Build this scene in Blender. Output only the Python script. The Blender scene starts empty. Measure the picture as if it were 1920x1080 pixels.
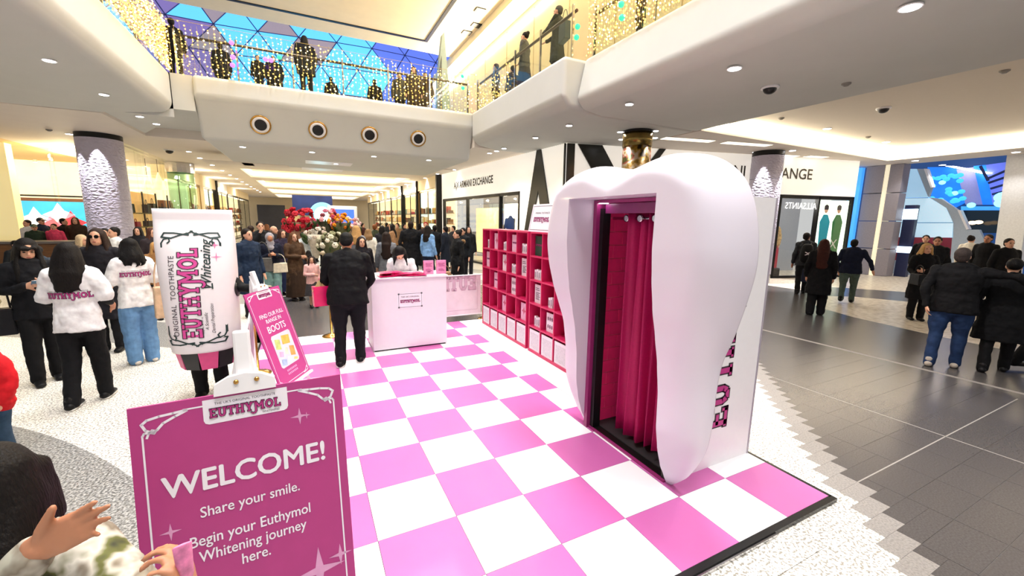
import bpy, math, random
import numpy as np
from mathutils import Vector, Matrix
from mathutils.bvhtree import BVHTree
random.seed(7)
S = bpy.context.scene
COL = S.collection
PI = math.pi
# ------------------------------------------------------------------ camera
F_PX = 764.444
CAM = Vector((-0.27868, -3.31405, 1.96636))
RR = Vector((0.8944965, -0.4468022, 0.0156140))      # right
RD = Vector((-0.0591921, -0.1529752, -0.9864557))    # down
RF = Vector((0.4431391, 0.8814570, -0.1632830))      # forward
cd = bpy.data.cameras.new('camera'); cam = bpy.data.objects.new('camera', cd); COL.objects.link(cam)
cd.sensor_width = 36; cd.lens = F_PX / 1920 * 36; cd.clip_end = 300; cd.clip_start = 0.02
m3 = Matrix((RR, -RD, -RF)).transposed()
cam.matrix_world = Matrix.Translation(CAM) @ m3.to_4x4()
S.camera = cam
def ray(px, py): return RR * ((px - 960) / F_PX) + RD * ((py - 540) / F_PX) + RF
def atX(px, py, X): d = ray(px, py); return CAM + d * ((X - CAM.x) / d.x)
def atY(px, py, Y): d = ray(px, py); return CAM + d * ((Y - CAM.y) / d.y)
def atZ(px, py, Z): d = ray(px, py); return CAM + d * ((Z - CAM.z) / d.z)
# ------------------------------------------------------------------ world and exposure
vs = S.view_settings
vs.view_transform = 'Standard'; vs.look = 'None'; vs.gamma = 1; vs.exposure = 0.0
try: vs.use_curve_mapping = False
except Exception: pass
W = bpy.data.worlds.new('world'); S.world = W; W.use_nodes = True
W.node_tree.nodes['Background'].inputs[0].default_value = (0.98, 0.965, 0.99, 1)
W.node_tree.nodes['Background'].inputs[1].default_value = 0.70
S.cycles.max_bounces = 6; S.cycles.diffuse_bounces = 4; S.cycles.glossy_bounces = 3
S.cycles.transparent_max_bounces = 10; S.cycles.transmission_bounces = 3
S.cycles.sample_clamp_indirect = 4.0; S.cycles.use_denoising = True
S.cycles.caustics_reflective = False; S.cycles.caustics_refractive = False
def area_light(name, loc, sx, sy, power, col=(1, 1, 1), rot=(0, 0, 0)):
    l = bpy.data.lights.new(name, 'AREA'); l.shape = 'RECTANGLE'; l.size = sx; l.size_y = sy; l.energy = power; l.color = col
    o = bpy.data.objects.new(name, l); o.location = loc; o.rotation_euler = rot; COL.objects.link(o); return o
# unseen fill lamps added above the void to light the platform
ATRIUM = [(x, y) for x in (-0.9, 3.1) for y in (-5.0, -0.5, 4.0, 8.5)]
for x, y in ATRIUM: area_light('atrium_fill_light', (x, y, 10.38), 1.6, 1.6, 178, (0.97, 0.975, 1.0)).data.spread = math.radians(105)
def spot_light(loc, power, ang=100, blend=0.6, col=(1, 0.95, 0.92), r=0.05, rot=(0, 0, 0)):
    l = bpy.data.lights.new('downlight_lamp', 'SPOT'); l.energy = power * 2.0; l.spot_size = math.radians(ang); l.spot_blend = blend
    l.color = col; l.shadow_soft_size = r
    o = bpy.data.objects.new('downlight_lamp', l); o.location = loc; o.rotation_euler = rot; COL.objects.link(o); return o
# ------------------------------------------------------------------ materials
def srgb(h):
    h = h.lstrip('#'); c = [int(h[i:i + 2], 16) / 255 for i in (0, 2, 4)]
    return tuple(((x + 0.055) / 1.055) ** 2.4 if x > 0.04045 else x / 12.92 for x in c) + (1,)
MATS = {}
def mat(name, col='#cccccc', rough=0.6, metal=0.0, emit=None, strength=0.0, noise=0.06, scale=20, bump=0.0, coat=0.0, spec=0.5, sss=0.0, stretch=None):
    if name in MATS: return MATS[name]
    m = bpy.data.materials.new(name); m.use_nodes = True; nt = m.node_tree; b = nt.nodes['Principled BSDF']
    c = srgb(col) if isinstance(col, str) else tuple(col)
    b.inputs['Roughness'].default_value = rough; b.inputs['Metallic'].default_value = metal
    b.inputs['Specular IOR Level'].default_value = spec
    if coat: b.inputs['Coat Weight'].default_value = coat; b.inputs['Coat Roughness'].default_value = 0.08
    if sss: b.inputs['Subsurface Weight'].default_value = sss; b.inputs['Subsurface Scale'].default_value = 0.01
    tc = nt.nodes.new('ShaderNodeTexCoord'); n = nt.nodes.new('ShaderNodeTexNoise'); n.inputs['Scale'].default_value = scale; n.inputs['Detail'].default_value = 3
    if stretch:
        mp = nt.nodes.new('ShaderNodeMapping'); mp.inputs['Scale'].default_value = stretch
        nt.links.new(tc.outputs['Object'], mp.inputs[0]); nt.links.new(mp.outputs[0], n.inputs['Vector'])
    else: nt.links.new(tc.outputs['Object'], n.inputs['Vector'])
    r = nt.nodes.new('ShaderNodeValToRGB'); e = r.color_ramp.elements
    lo = tuple(x * (1 - noise) for x in c[:3]) + (1,); hi = tuple(min(1, x * (1 + noise)) for x in c[:3]) + (1,)
    e[0].position = 0.3; e[0].color = lo; e[1].position = 0.7; e[1].color = hi
    nt.links.new(n.outputs['Fac'], r.inputs[0]); nt.links.new(r.outputs[0], b.inputs['Base Color'])
    if bump:
        bp = nt.nodes.new('ShaderNodeBump'); bp.inputs['Strength'].default_value = bump; bp.inputs['Distance'].default_value = 0.02
        nt.links.new(n.outputs['Fac'], bp.inputs['Height']); nt.links.new(bp.outputs[0], b.inputs['Normal'])
    if emit is not None:
        b.inputs['Emission Color'].default_value = srgb(emit) if isinstance(emit, str) else emit
        b.inputs['Emission Strength'].default_value = strength
        m.cycles.emission_sampling = 'NONE'
    MATS[name] = m; return m
def cmat(col, rough=0.8, **k): return mat('cloth_' + col.strip('#') + ('_%d' % int(rough * 100)), col, rough, noise=0.18, scale=14, bump=0.25, spec=0.2, **k)
def glass_mat(name, tint=(1, 1, 1, 1), refl=0.12):
    if name in MATS: return MATS[name]
    m = bpy.data.materials.new(name); m.use_nodes = True; nt = m.node_tree; nt.nodes.clear()
    o = nt.nodes.new('ShaderNodeOutputMaterial'); t = nt.nodes.new('ShaderNodeBsdfTransparent'); g = nt.nodes.new('ShaderNodeBsdfGlossy')
    t.inputs[0].default_value = tint; g.inputs['Roughness'].default_value = 0.03; mx = nt.nodes.new('ShaderNodeMixShader')
    lw = nt.nodes.new('ShaderNodeLayerWeight'); lw.inputs[0].default_value = .25; ma = nt.nodes.new('ShaderNodeMath'); ma.operation = 'MULTIPLY_ADD'; ma.inputs[1].default_value = refl; ma.inputs[2].default_value = .02
    nt.links.new(lw.outputs['Facing'], ma.inputs[0]); nt.links.new(ma.outputs[0], mx.inputs[0])
    nt.links.new(t.outputs[0], mx.inputs[1]); nt.links.new(g.outputs[0], mx.inputs[2]); nt.links.new(mx.outputs[0], o.inputs[0])
    MATS[name] = m; return m
M_WHITE = mat('white_gloss', '#f1eff1', 0.3, noise=0.01)
M_PLASTER = mat('plaster', '#d0d1cd', 0.75, noise=0.015, scale=2)
M_SOFFIT = mat('soffit_plaster', '#e6ddd3', 0.8, noise=0.015, scale=2)
M_BLACK = mat('black_satin', '#0c0c0e', 0.45)
M_DARK = mat('dark_metal', '#1c1b1a', 0.4, 0.6)
M_CHROME = mat('chrome', '#c9c9cc', 0.15, 1.0)
M_GOLD = mat('brass', '#c79a52', 0.22, 1.0)
M_CREAM = mat('cream_plaster', '#f3e3c0', 0.8, noise=0.02, scale=3)
M_GLASS = glass_mat('clear_glass', (0.93, 0.98, 0.96, 1))
M_GLASSW = glass_mat('shop_glass', (0.97, 0.98, 0.95, 1), 0.2)
M_PINK = mat('sign_pink', '#b0397f', 0.5, noise=0.02)
M_SIGNW = mat('sign_white', '#efe9f2', 0.5, noise=0.02)
M_INK = mat('sign_ink', '#33262f', 0.6, noise=0.05)
M_LOGO = mat('logo_pink', '#b4307f', 0.5, noise=0.05)
M_LED = mat('led_white', '#ffffff', 0.5, emit=(1, 0.97, 1, 1), strength=14)
M_COVE = mat('cove_light', '#fff3d8', 0.5, emit=(1, 0.86, 0.62, 1), strength=2.2)
# ------------------------------------------------------------------ mesh helpers
class MB:
    def __init__(s): s.v = []; s.f = []; s.m = []; s.mi = 0
    def add(s, vs, fs):
        o = len(s.v); s.v += [tuple(v) for v in vs]; s.f += [tuple(i + o for i in f) for f in fs]; s.m += [s.mi] * len(fs); return s
    def box(s, a, b, T=None):
        x0, y0, z0 = a; x1, y1, z1 = b
        v = [Vector(p) for p in ((x0, y0, z0), (x1, y0, z0), (x1, y1, z0), (x0, y1, z0), (x0, y0, z1), (x1, y0, z1), (x1, y1, z1), (x0, y1, z1))]
        if T is not None: v = [T @ p for p in v]
        return s.add(v, [(3, 2, 1, 0), (4, 5, 6, 7), (0, 1, 5, 4), (1, 2, 6, 5), (2, 3, 7, 6), (3, 0, 4, 7)])
    def loft(s, rings, n=12, cap='round'):
        """rings: (centre, rx, ry); rx lies near world X"""
        P = [Vector(r[0]) for r in rings]; K = len(P); out = []
        def ring(c, t, rx, ry):
            a = Vector((1, 0, 0)) - t * t.x
            if a.length < 0.2: a = Vector((0, 1, 0)) - t * t.y
            a.normalize(); b = t.cross(a)
            return [c + a * (rx * math.cos(2 * PI * k / n)) + b * (ry * math.sin(2 * PI * k / n)) for k in range(n)]
        T = []
        for i in range(K):
            t = P[min(i + 1, K - 1)] - P[max(i - 1, 0)]
            if t.length < 1e-6: t = Vector((0, 0, 1))
            T.append(t.normalized())
        L = []
        def capr(i, sgn):
            rx, ry = rings[i][1], rings[i][2]; r = min(rx, ry); res = []
            for a in (30, 60, 85):
                q = math.radians(a); res.append(ring(P[i] + T[i] * (sgn * r * math.sin(q) * 0.9), T[i], rx * math.cos(q), ry * math.cos(q)))
            return res
        if cap == 'round': L += capr(0, -1)[::-1]
        for i in range(K): L.append(ring(P[i], T[i], rings[i][1], rings[i][2]))
        if cap in ('round', 'hem'): L += capr(K - 1, 1)
        v = [p for r in L for p in r]; f = []
        for i in range(len(L) - 1):
            for k in range(n): f.append((i * n + k, i * n + (k + 1) % n, (i + 1) * n + (k + 1) % n, (i + 1) * n + k))
        if cap: f.append(tuple(range(n))[::-1]); f.append(tuple((len(L) - 1) * n + k for k in range(n)))
        return s.add(v, f)
    def tube(s, pts, r, n=8, r1=None):
        K = len(pts); return s.loft([(p, r + ((r1 - r) * i / max(1, K - 1) if r1 is not None else 0),) * 1 + (r + ((r1 - r) * i / max(1, K - 1) if r1 is not None else 0),) for i, p in enumerate(pts)], n, 'flat')
    def ell(s, c, r, n=12, k=8, T=None):
        v = []; f = []
        for i in range(1, k):
            a = PI * i / k
            for j in range(n): b = 2 * PI * j / n; v.append(Vector((r[0] * math.sin(a) * math.cos(b), r[1] * math.sin(a) * math.sin(b), r[2] * math.cos(a))))
        v.append(Vector((0, 0, r[2]))); v.append(Vector((0, 0, -r[2]))); N = n * (k - 1)
        for i in range(k - 2):
            for j in range(n): f.append((i * n + j, (i + 1) * n + j, (i + 1) * n + (j + 1) % n, i * n + (j + 1) % n))
        for j in range(n): f.append((N, j, (j + 1) % n)); f.append((N + 1, (k - 2) * n + (j + 1) % n, (k - 2) * n + j))
        if T is not None: v = [T @ p for p in v]
        return s.add([p + Vector(c) for p in v], f)
    def prism(s, poly, a, b, axis='z'):
        """extrude a 2D polygon between a and b along an axis"""
        def P(u, w, h): return {'z': (u, w, h), 'y': (u, h, w), 'x': (h, u, w)}[axis]
        n = len(poly); v = [P(u, w, a) for u, w in poly] + [P(u, w, b) for u, w in poly]
        f = [tuple(range(n))[::-1], tuple(range(n, 2 * n))] + [(i, (i + 1) % n, (i + 1) % n + n, i + n) for i in range(n)]
        return s.add(v, f)
    def lathe(s, prof, c=(0, 0, 0), n=20, T=None):
        v = []; f = []
        for r, z in prof:
            for k in range(n): v.append(Vector((r * math.cos(2 * PI * k / n), r * math.sin(2 * PI * k / n), z)))
        for i in range(len(prof) - 1):
            for k in range(n): f.append((i * n + k, i * n + (k + 1) % n, (i + 1) * n + (k + 1) % n, (i + 1) * n + k))
        f.append(tuple(range(n))[::-1]); f.append(tuple((len(prof) - 1) * n + k for k in range(n)))
        if T is not None: v = [T @ p for p in v]
        return s.add([p + Vector(c) for p in v], f)
    def build(s, name, mats, parent=None, smooth=False, loc=None):
        me = bpy.data.meshes.new(name); me.from_pydata(s.v, [], s.f)
        if not isinstance(mats, (list, tuple)): mats = [mats]
        for m in mats: me.materials.append(m)
        if len(mats) > 1: me.polygons.foreach_set('material_index', s.m)
        if smooth: me.polygons.foreach_set('use_smooth', [True] * len(me.polygons))
        me.update()
        o = bpy.data.objects.new(name, me); COL.objects.link(o)
        if parent is not None: o.parent = parent
        if loc is not None: o.location = loc
        return o
def tag(o, label=None, cat=None, group=None, kind=None):
    if label: o['label'] = label
    if cat: o['category'] = cat
    if group: o['group'] = group
    if kind: o['kind'] = kind
    return o
def thing(name, label, cat, loc=(0, 0, 0), rz=0, group=None):
    o = bpy.data.objects.new(name, None); COL.objects.link(o); o.location = loc; o.rotation_euler = (0, 0, rz); o.empty_display_size = 0.1
    return tag(o, label, cat, group)
def bev(o, w=0.01, seg=2):
    b = o.modifiers.new('bevel', 'BEVEL'); b.width = w; b.segments = seg; b.limit_method = 'ANGLE'; return o
def copy_tree(o, parent=None):
    c = o.copy(); COL.objects.link(c); c.parent = parent
    for ch in list(o.children): copy_tree(ch, c)
    return c
def struct(o): o['kind'] = 'structure'; return o
# ------------------------------------------------------------------ lettering
_tc = {}
def text2d(txt, align='CENTER', bold=0.0, shear=0.0, space=1.0):
    k = (txt, align, bold, shear, space)
    if k not in _tc:
        c = bpy.data.curves.new('t', 'FONT'); c.body = txt; c.align_x = align; c.size = 1; c.offset = bold; c.shear = shear; c.space_character = space; c.resolution_u = 3
        o = bpy.data.objects.new('t', c); COL.objects.link(o)
        dg = bpy.context.evaluated_depsgraph_get(); me = o.evaluated_get(dg).to_mesh()
        _tc[k] = ([tuple(v.co[:2]) for v in me.vertices], [tuple(p.vertices) for p in me.polygons])
        o.evaluated_get(dg).to_mesh_clear(); bpy.data.objects.remove(o); bpy.data.curves.remove(c)
    return _tc[k]
def stroke(p, q, w, ext=0.0):
    a = Vector(p); b = Vector(q); d = b - a
    if d.length < 1e-9: return []
    d.normalize(); n = Vector((-d.y, d.x)) * (w / 2); a = a - d * ext; b = b + d * ext
    return [tuple(a - n), tuple(b - n), tuple(b + n), tuple(a + n)]
GL = {'E': (.72, [((.15, 0), (.15, 1), .2), ((0, .08), (.7, .08), .16), ((0, .92), (.7, .92), .16), ((.1, .5), (.5, .5), .15), ((.64, .0), (.64, .28), .12), ((.64, .72), (.64, 1), .12)]),
      'U': (.82, [((.17, .3), (.17, 1), .2), ((.65, .3), (.65, 1), .2), ((0, .94), (.34, .94), .12), ((.48, .94), (.82, .94), .12), ((.17, .32), (.27, .12), .2), ((.27, .1), (.55, .1), .19), ((.55, .12), (.65, .32), .2)]),
      'T': (.78, [((.39, 0), (.39, 1), .2), ((0, .92), (.78, .92), .16), ((.2, .06), (.58, .06), .12), ((.06, .7), (.06, 1), .12), ((.72, .7), (.72, 1), .12)]),
      'H': (.86, [((.17, 0), (.17, 1), .2), ((.69, 0), (.69, 1), .2), ((0, .06), (.34, .06), .12), ((.52, .06), (.86, .06), .12), ((0, .94), (.34, .94), .12), ((.52, .94), (.86, .94), .12), ((.2, .5), (.66, .5), .15)]),
      'Y': (.86, [((.43, 0), (.43, .5), .2), ((.15, 1), (.43, .45), .2), ((.71, 1), (.43, .45), .2), ((0, .94), (.34, .94), .12), ((.52, .94), (.86, .94), .12), ((.24, .06), (.62, .06), .12)]),
      'M': (1.1, [((.2, -.1), (.2, 1), .2), ((.9, 0), (.9, 1), .2), ((.2, .95), (.55, .35), .19), ((.9, .95), (.55, .35), .19), ((.72, .06), (1.1, .06), .12), ((.0, .94), (.25, .94), .12), ((.85, .94), (1.1, .94), .12), ((.2, -.1), (.1, -.26), .16), ((.1, -.26), (-.12, -.3), .14), ((-.12, -.3), (-.3, -.18), .12)]),
      'O': (.9, [((.45 + .32 * math.cos(a), .5 + .4 * math.sin(a)), (.45 + .32 * math.cos(a + PI / 6), .5 + .4 * math.sin(a + PI / 6)), .2) for a in [k * PI / 6 for k in range(12)]]),
      'L': (.7, [((.17, 0), (.17, 1), .2), ((0, .06), (.68, .08), .15), ((0, .94), (.36, .94), .12), ((.62, 0), (.62, .34), .12)])}
def wordmark2d(word='EUTHYMOL'):
    fill = []; out = []; x = 0
    for ch in word:
        w, st = GL[ch]
        for p, q, t in st:
            P = (p[0] + x, p[1]); Q = (q[0] + x, q[1])
            fill.append(stroke(P, Q, t * 0.94, 0.02 if ch in 'O' else 0.0)); out.append(stroke(P, Q, t * 0.94 + .11, .055))
        x += w + .07
    return fill, out, x - .07
def put2d(mb, polys, fn, dz=0.0):
    for p in polys: mb.add([fn(u, v, dz) for u, v in p], [tuple(range(len(p)))])
def frame(o, u, v):
    o = Vector(o); u = Vector(u).normalized(); v = Vector(v).normalized(); w = u.cross(v)
    return lambda a, b, c=0.0: o + u * a + v * b + w * c
def put_text(txt, size, fn, m, parent, x=0, y=0, align='CENTER', bold=0.0, shear=0.0, space=1.0, dz=0.002, name='lettering', xs=1.0):
    v, f = text2d(txt, align, bold, shear, space); mb = MB()
    mb.add([fn(a * size * xs + x, b * size + y, dz) for a, b in v], f)
    return mb.build(name, m, parent)
def fit_text(txt, size, fn, m, parent, x0, x1, y, bold=0.0, dz=0.002):
    v, f = text2d(txt, 'LEFT', 0.0); a = min(p[0] for p in v); b = max(p[0] for p in v); k = (x1 - x0) / (b - a); mb = MB()
    e = bold * size
    for i, (ox, oy) in enumerate(((0, 0), (e, 0), (-e, 0), (0, e), (0, -e)) if bold else ((0, 0),)): mb.add([fn((p[0] - a) * k + x0 + ox, p[1] * size + y + oy, dz + i * .00008) for p in v], f)
    return mb.build('lettering', m, parent)
def put_wordmark(width, fn, parent, x=0, y=0, dz=0.002, mats=None, name='lettering', vs=1.0):
    fill, out, L = wordmark2d(); k = width / L; mb = MB()
    g = lambda a, b, c=0.0: fn((a - L / 2) * k + x, b * k * vs + y, c)
    put2d(mb, out, g, dz); mb.mi = 1; put2d(mb, fill, g, dz * 2)
    return mb.build(name, mats or [M_INK, M_LOGO], parent)
def star2d(cx, cy, r, k=0.16):
    return [(cx + (r if i % 2 == 0 else r * k) * math.cos(i * PI / 4 + PI / 2) * (1 if i % 4 else 1), cy + (r if i % 2 == 0 else r * k) * math.sin(i * PI / 4 + PI / 2)) for i in range(8)]
def line2d(pts, w): return [stroke(pts[i], pts[i + 1], w, w * .3) for i in range(len(pts) - 1)]
# ================================================================== SETTING: floor
def floor_mat(name, kind):
    m = bpy.data.materials.new(name); m.use_nodes = True; nt = m.node_tree; b = nt.nodes['Principled BSDF']; N = nt.nodes.new; L = nt.links.new
    g = N('ShaderNodeNewGeometry')
    def noise(scale, detail=2, rough=.5):
        n = N('ShaderNodeTexNoise'); n.inputs['Scale'].default_value = scale; n.inputs['Detail'].default_value = detail; n.inputs['Roughness'].default_value = rough
        L(g.outputs['Position'], n.inputs['Vector']); return n.outputs['Fac']
    def ramp(fac, stops):
        r = N('ShaderNodeValToRGB'); e = r.color_ramp.elements
        while len(e) < len(stops): e.new(0.5)
        for k, (p, c) in enumerate(stops): e[k].position = p; e[k].color = srgb(c)
        L(fac, r.inputs[0]); return r.outputs[0]
    def mix(f, a, c):
        x = N('ShaderNodeMix'); x.data_type = 'RGBA'; L(f, x.inputs[0]); L(a, x.inputs[6]); L(c, x.inputs[7]); return x.outputs[2]
    vor = N('ShaderNodeTexVoronoi'); vor.inputs['Scale'].default_value = 38; L(g.outputs['Position'], vor.inputs['Vector'])
    chips = ramp(noise(62, 2), [(.42, '#8f8a80'), (.5, '#ece8de'), (.62, '#f6f2ea')])
    chipsd = ramp(noise(62, 2), [(.40, '#5a5a58'), (.55, '#9a9a97'), (.65, '#b4b3af')])
    gran = ramp(noise(90, 2), [(.3, '#474342'), (.7, '#535050')])
    if kind == 'terrazzo':
        # broad curved bands of darker chippings
        w = N('ShaderNodeTexWave'); w.wave_type = 'BANDS'; w.bands_direction = 'DIAGONAL'; w.inputs['Scale'].default_value = .16; w.inputs['Distortion'].default_value = 5.5; w.inputs['Detail'].default_value = 0.5; w.inputs['Detail Scale'].default_value = .55
        L(g.outputs['Position'], w.inputs['Vector'])
        st = N('ShaderNodeMath'); st.operation = 'GREATER_THAN'; st.inputs[1].default_value = .70; L(w.outputs['Fac'], st.inputs[0])
        col = mix(st.outputs[0], chips, chipsd); rough = .38
    elif kind == 'terrazzo_plain': col = chips; rough = .38
    elif kind == 'granite': col = gran; rough = .27
    elif kind == 'band': col = ramp(noise(80, 2), [(.35, '#7a7673'), (.6, '#918c88')]); rough = .4
    elif kind == 'joint': col = ramp(noise(20), [(.4, '#6f6a66'), (.6, '#7d7873')]); rough = .7
    else:
        col = ramp(noise(9, 3), [(.35, '#b9ac98'), (.6, '#e0d6c6')]); rough = .3
    L(col, b.inputs['Base Color']); b.inputs['Roughness'].default_value = rough; b.inputs['Specular IOR Level'].default_value = .5
    return m
F_TER = floor_mat('terrazzo', 'terrazzo'); F_GRA = floor_mat('granite', 'granite'); F_BAND = floor_mat('grey_band', 'band'); F_JOINT = floor_mat('joint', 'joint'); F_FAR = floor_mat('far_paving', 'far'); F_TERP = floor_mat('terrazzo_plain', 'terrazzo_plain'); F_LINE = mat('joint_pale', '#8f8a84', .6)
floor = struct(MB().box((-30, -12, -0.2), (45, 62, -0.004)).build('floor', F_JOINT)); floor['label'] = 'mall floor of pale terrazzo and dark granite paving'
def fpiece(name, poly, m, z=0.0):
    mb = MB(); mb.prism(poly, -0.003, z); o = mb.build(name, m, floor); return o
def rect(x0, y0, x1, y1): return [(x0, y0), (x1, y0), (x1, y1), (x0, y1)]
J = .003
def zig(y): return y + (5.13 if y > -1.96 else 5.25)
# stepped edge of the granite, in rows of 125 mm
k0 = -3.45
for r in range(25):
    y0 = k0 + r * .25; xslab = math.floor((zig(y0 + .125) + .27) * 2 + 1) / 2 + .06
    for q in (0, 1):
        ya = y0 + q * .125; x = zig(ya); xs = math.floor(zig(y0) * 2 - .6) / 2
        if x < 7.0:
            fpiece('floor_tile', rect(x, ya, min(7.05, x + .268), ya + .124), F_BAND)
            if x + .27 < 7.0: fpiece('floor_tile', rect(x + .27, ya, min(7.05, xslab - J), ya + .124), F_GRA)
        fpiece('floor_tile', rect(xs, ya, min(7.05, x - .001), ya + .125), F_TERP)
    x = xslab
    while x < 7.0:
        x1 = min(7.06, x + (.5 if x < 5.0 else 1.0)); gap = J; yg = J
        fpiece('floor_tile', rect(x, y0 + yg / 2, x1 - gap, y0 + .25 - yg / 2), F_GRA); x = x1
    xb = 1.25 if y0 < -2.0 else 3.06
    if y0 < 1.8 and xs > xb + .05:
        fpiece('floor_tile', rect(xb + J, y0 + J / 2, xs - J, y0 + .25 - J / 2), F_TERP)
MB().box((5.05, -3.4, -.003), (5.063, 2.6, .0006)).build('joint_strip', F_LINE, floor); MB().box((3.43, -1.956, -.003), (7.05, -1.946, .0006)).build('joint_strip', F_LINE, floor)
# terrazzo slabs round the platform
def slabs(x0, y0, x1, y1, s=.75):
    nx = round((x1 - x0) / s); ny = round((y1 - y0) / s)
    for i in range(nx):
        for j in range(ny):
            a = x0 + i * s; b = y0 + j * s
            fpiece('floor_tile', rect(a + J / 2, b + J / 2, a + s - J / 2, b + s - J / 2), F_TER)
slabs(-5.5, -1.0, -1.0, 5.0, .75)
slabs(-1.0, -4.325, 1.5, -2.075, .75 if False else .5625)
tag(fpiece('far_paving', rect(-30, 5.0, -1.2, 62), F_TER), kind='stuff')
tag(fpiece('far_paving', rect(-1.2, 4.02, 2.6, 8.2), F_GRA), kind='stuff')
tag(fpiece('far_paving', rect(-1.2, 8.2, 9, 62), F_TER), kind='stuff')
tag(fpiece('far_paving', rect(2.6, 2.7, 7.06, 8.2), F_GRA), kind='stuff')
tag(fpiece('far_paving', rect(7.06, -12, 7.3, 8.2), F_GRA), kind='stuff'); tag(fpiece('far_paving', rect(7.3, -12, 7.38, 8.2), F_LINE), kind='stuff')
tag(fpiece('far_paving', [(7.38, -12), (9.7, -12), (9.85, -1.4), (9.95, -.3), (10.3, 1.1), (10.7, 1.9), (11.3, 2.6), (12.4, 3.0), (13.2, 3.4), (13.0, 8.2), (7.38, 8.2)], F_GRA), kind='stuff')
tag(fpiece('far_paving', [(9.7, -12), (13.6, -12), (14.2, 1.0), (13.4, 2.5), (12.4, 3.0), (11.3, 2.6), (10.7, 1.9), (10.3, 1.1), (9.95, -.3), (9.85, -1.4)], F_FAR), kind='stuff')
tag(fpiece('far_paving', [(13.6, -12), (15.6, -12), (16.0, 2.2), (15.2, 3.3), (14.4, 4.2), (13.2, 3.4), (12.4, 3.0), (13.4, 2.5), (14.2, 1.0)], F_GRA), kind='stuff')
tag(fpiece('far_paving', [(15.6, -12), (45, -12), (45, 8.2), (13.0, 8.2), (13.2, 3.4), (14.4, 4.2), (15.2, 3.3), (16.0, 2.2)], F_FAR), kind='stuff')
tag(fpiece('far_paving', rect(-30, -12, -5.5, 5.0), F_TER), kind='stuff')
tag(fpiece('far_paving', rect(-5.5, -12, -1.0, -1.0), F_TER), kind='stuff')
tag(fpiece('far_paving', rect(3.0, 1.9, 7.06, 2.7), F_GRA), kind='stuff')
tag(fpiece('far_paving', rect(-1.0, 3.95, 2.6, 4.02), F_GRA), kind='stuff')
tag(fpiece('far_paving', rect(-1.2, 4.0, -1.0, 5.0), F_TER), kind='stuff')
# ================================================================== SETTING: ceilings, beams and upper slabs
def prof(poly, a, b, axis, name, m, smooth=False):
    o = MB().prism(poly, a, b, axis).build(name, m); struct(o)
    if smooth: bev(o, .12, 4); o.data.polygons.foreach_set('use_smooth', [True] * len(o.data.polygons)); o.modifiers['bevel'].harden_normals = True
    return o
def beam(poly, a, b, axis, name):
    o = MB().prism(poly, a, b, axis).build(name, M_PLASTER); struct(o)
    bm = o.modifiers.new('bevel', 'BEVEL'); bm.width = .10; bm.segments = 5; bm.limit_method = 'ANGLE'; bm.angle_limit = math.radians(20); bm.harden_normals = True
    o.data.polygons.foreach_set('use_smooth', [True] * len(o.data.polygons)); return o
beam([(-3.1, 5.5), (-3.1, 4.68), (-3.25, 4.5), (-4.5, 4.35), (-16, 4.35), (-16, 5.5)], -12, 10.3, 'y', 'trim_1')['label'] = 'white balcony edge with sloping soffit on the left'
beam([(10.2, 5.5), (10.2, 5.0), (10.28, 4.88), (10.68, 4.0), (16.5, 4.0), (16.5, 5.5)], -2.65, 5.0, 'x', 'trim_2')['label'] = 'white footbridge edge with sloping soffit'
beam([(5.42, 5.5), (5.22, 4.62), (5.4, 4.42), (5.9, 4.35), (9.07, 4.35), (9.07, 5.5)], -12, 4.65, 'y', 'trim_3')['label'] = 'near white balcony edge on the right'
beam([(4.9, 5.5), (4.9, 4.66), (5.1, 4.46), (5.8, 4.36), (9.07, 4.35), (9.07, 5.5)], 4.66, 10.2, 'y', 'trim_4')['label'] = 'far white balcony edge on the right'
def cbox(a, b, name='ceiling', m=M_SOFFIT): return struct(MB().box(a, b).build(name, m))
cbox((-4.5, 10.3, 4.62), (-2.65, 13.4, 5.48), 'trim_5', M_PLASTER)
struct(MB().prism([(-3.1, 10.3), (-4.5, 13.39), (-4.5, 10.3)], 4.42, 5.48, 'z').build('trim_8', M_PLASTER)); cbox((-16, 10.3, 4.35), (-4.5, 16.5, 5.49)); cbox((-4.5, 13.4, 4.35), (-2.65, 16.5, 5.49))
cbox((5.0, 10.2, 4.4), (9.07, 16.5, 5.49))
# coffer with cove on the right
cbox((9.07, 4.46, 4.35), (19.0, 9.0, 5.49)); cbox((19.0, -12, 4.35), (20.6, 9.0, 5.49)); cbox((9.07, -12, 4.72), (19.0, 4.46, 5.49), 'ceiling', mat('coffer', '#e9e0d2', .8, noise=.01))
M_COVES = mat('cove_source', '#fff3d8', .5, emit=(1, .86, .62, 1), strength=24); M_COVES.cycles.emission_sampling = 'FRONT_BACK'
cv = thing('cove_light', 'warm cove light along two edges of the ceiling recess', 'light', (9.1, 4.4, 4.5))
MB().box((0, 0, 0), (9.8, .05, .12)).build('light_strip', M_COVES, cv)
MB().box((9.75, -16, 0), (9.8, 0, .12)).build('light_strip', M_COVES, cv)
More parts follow.
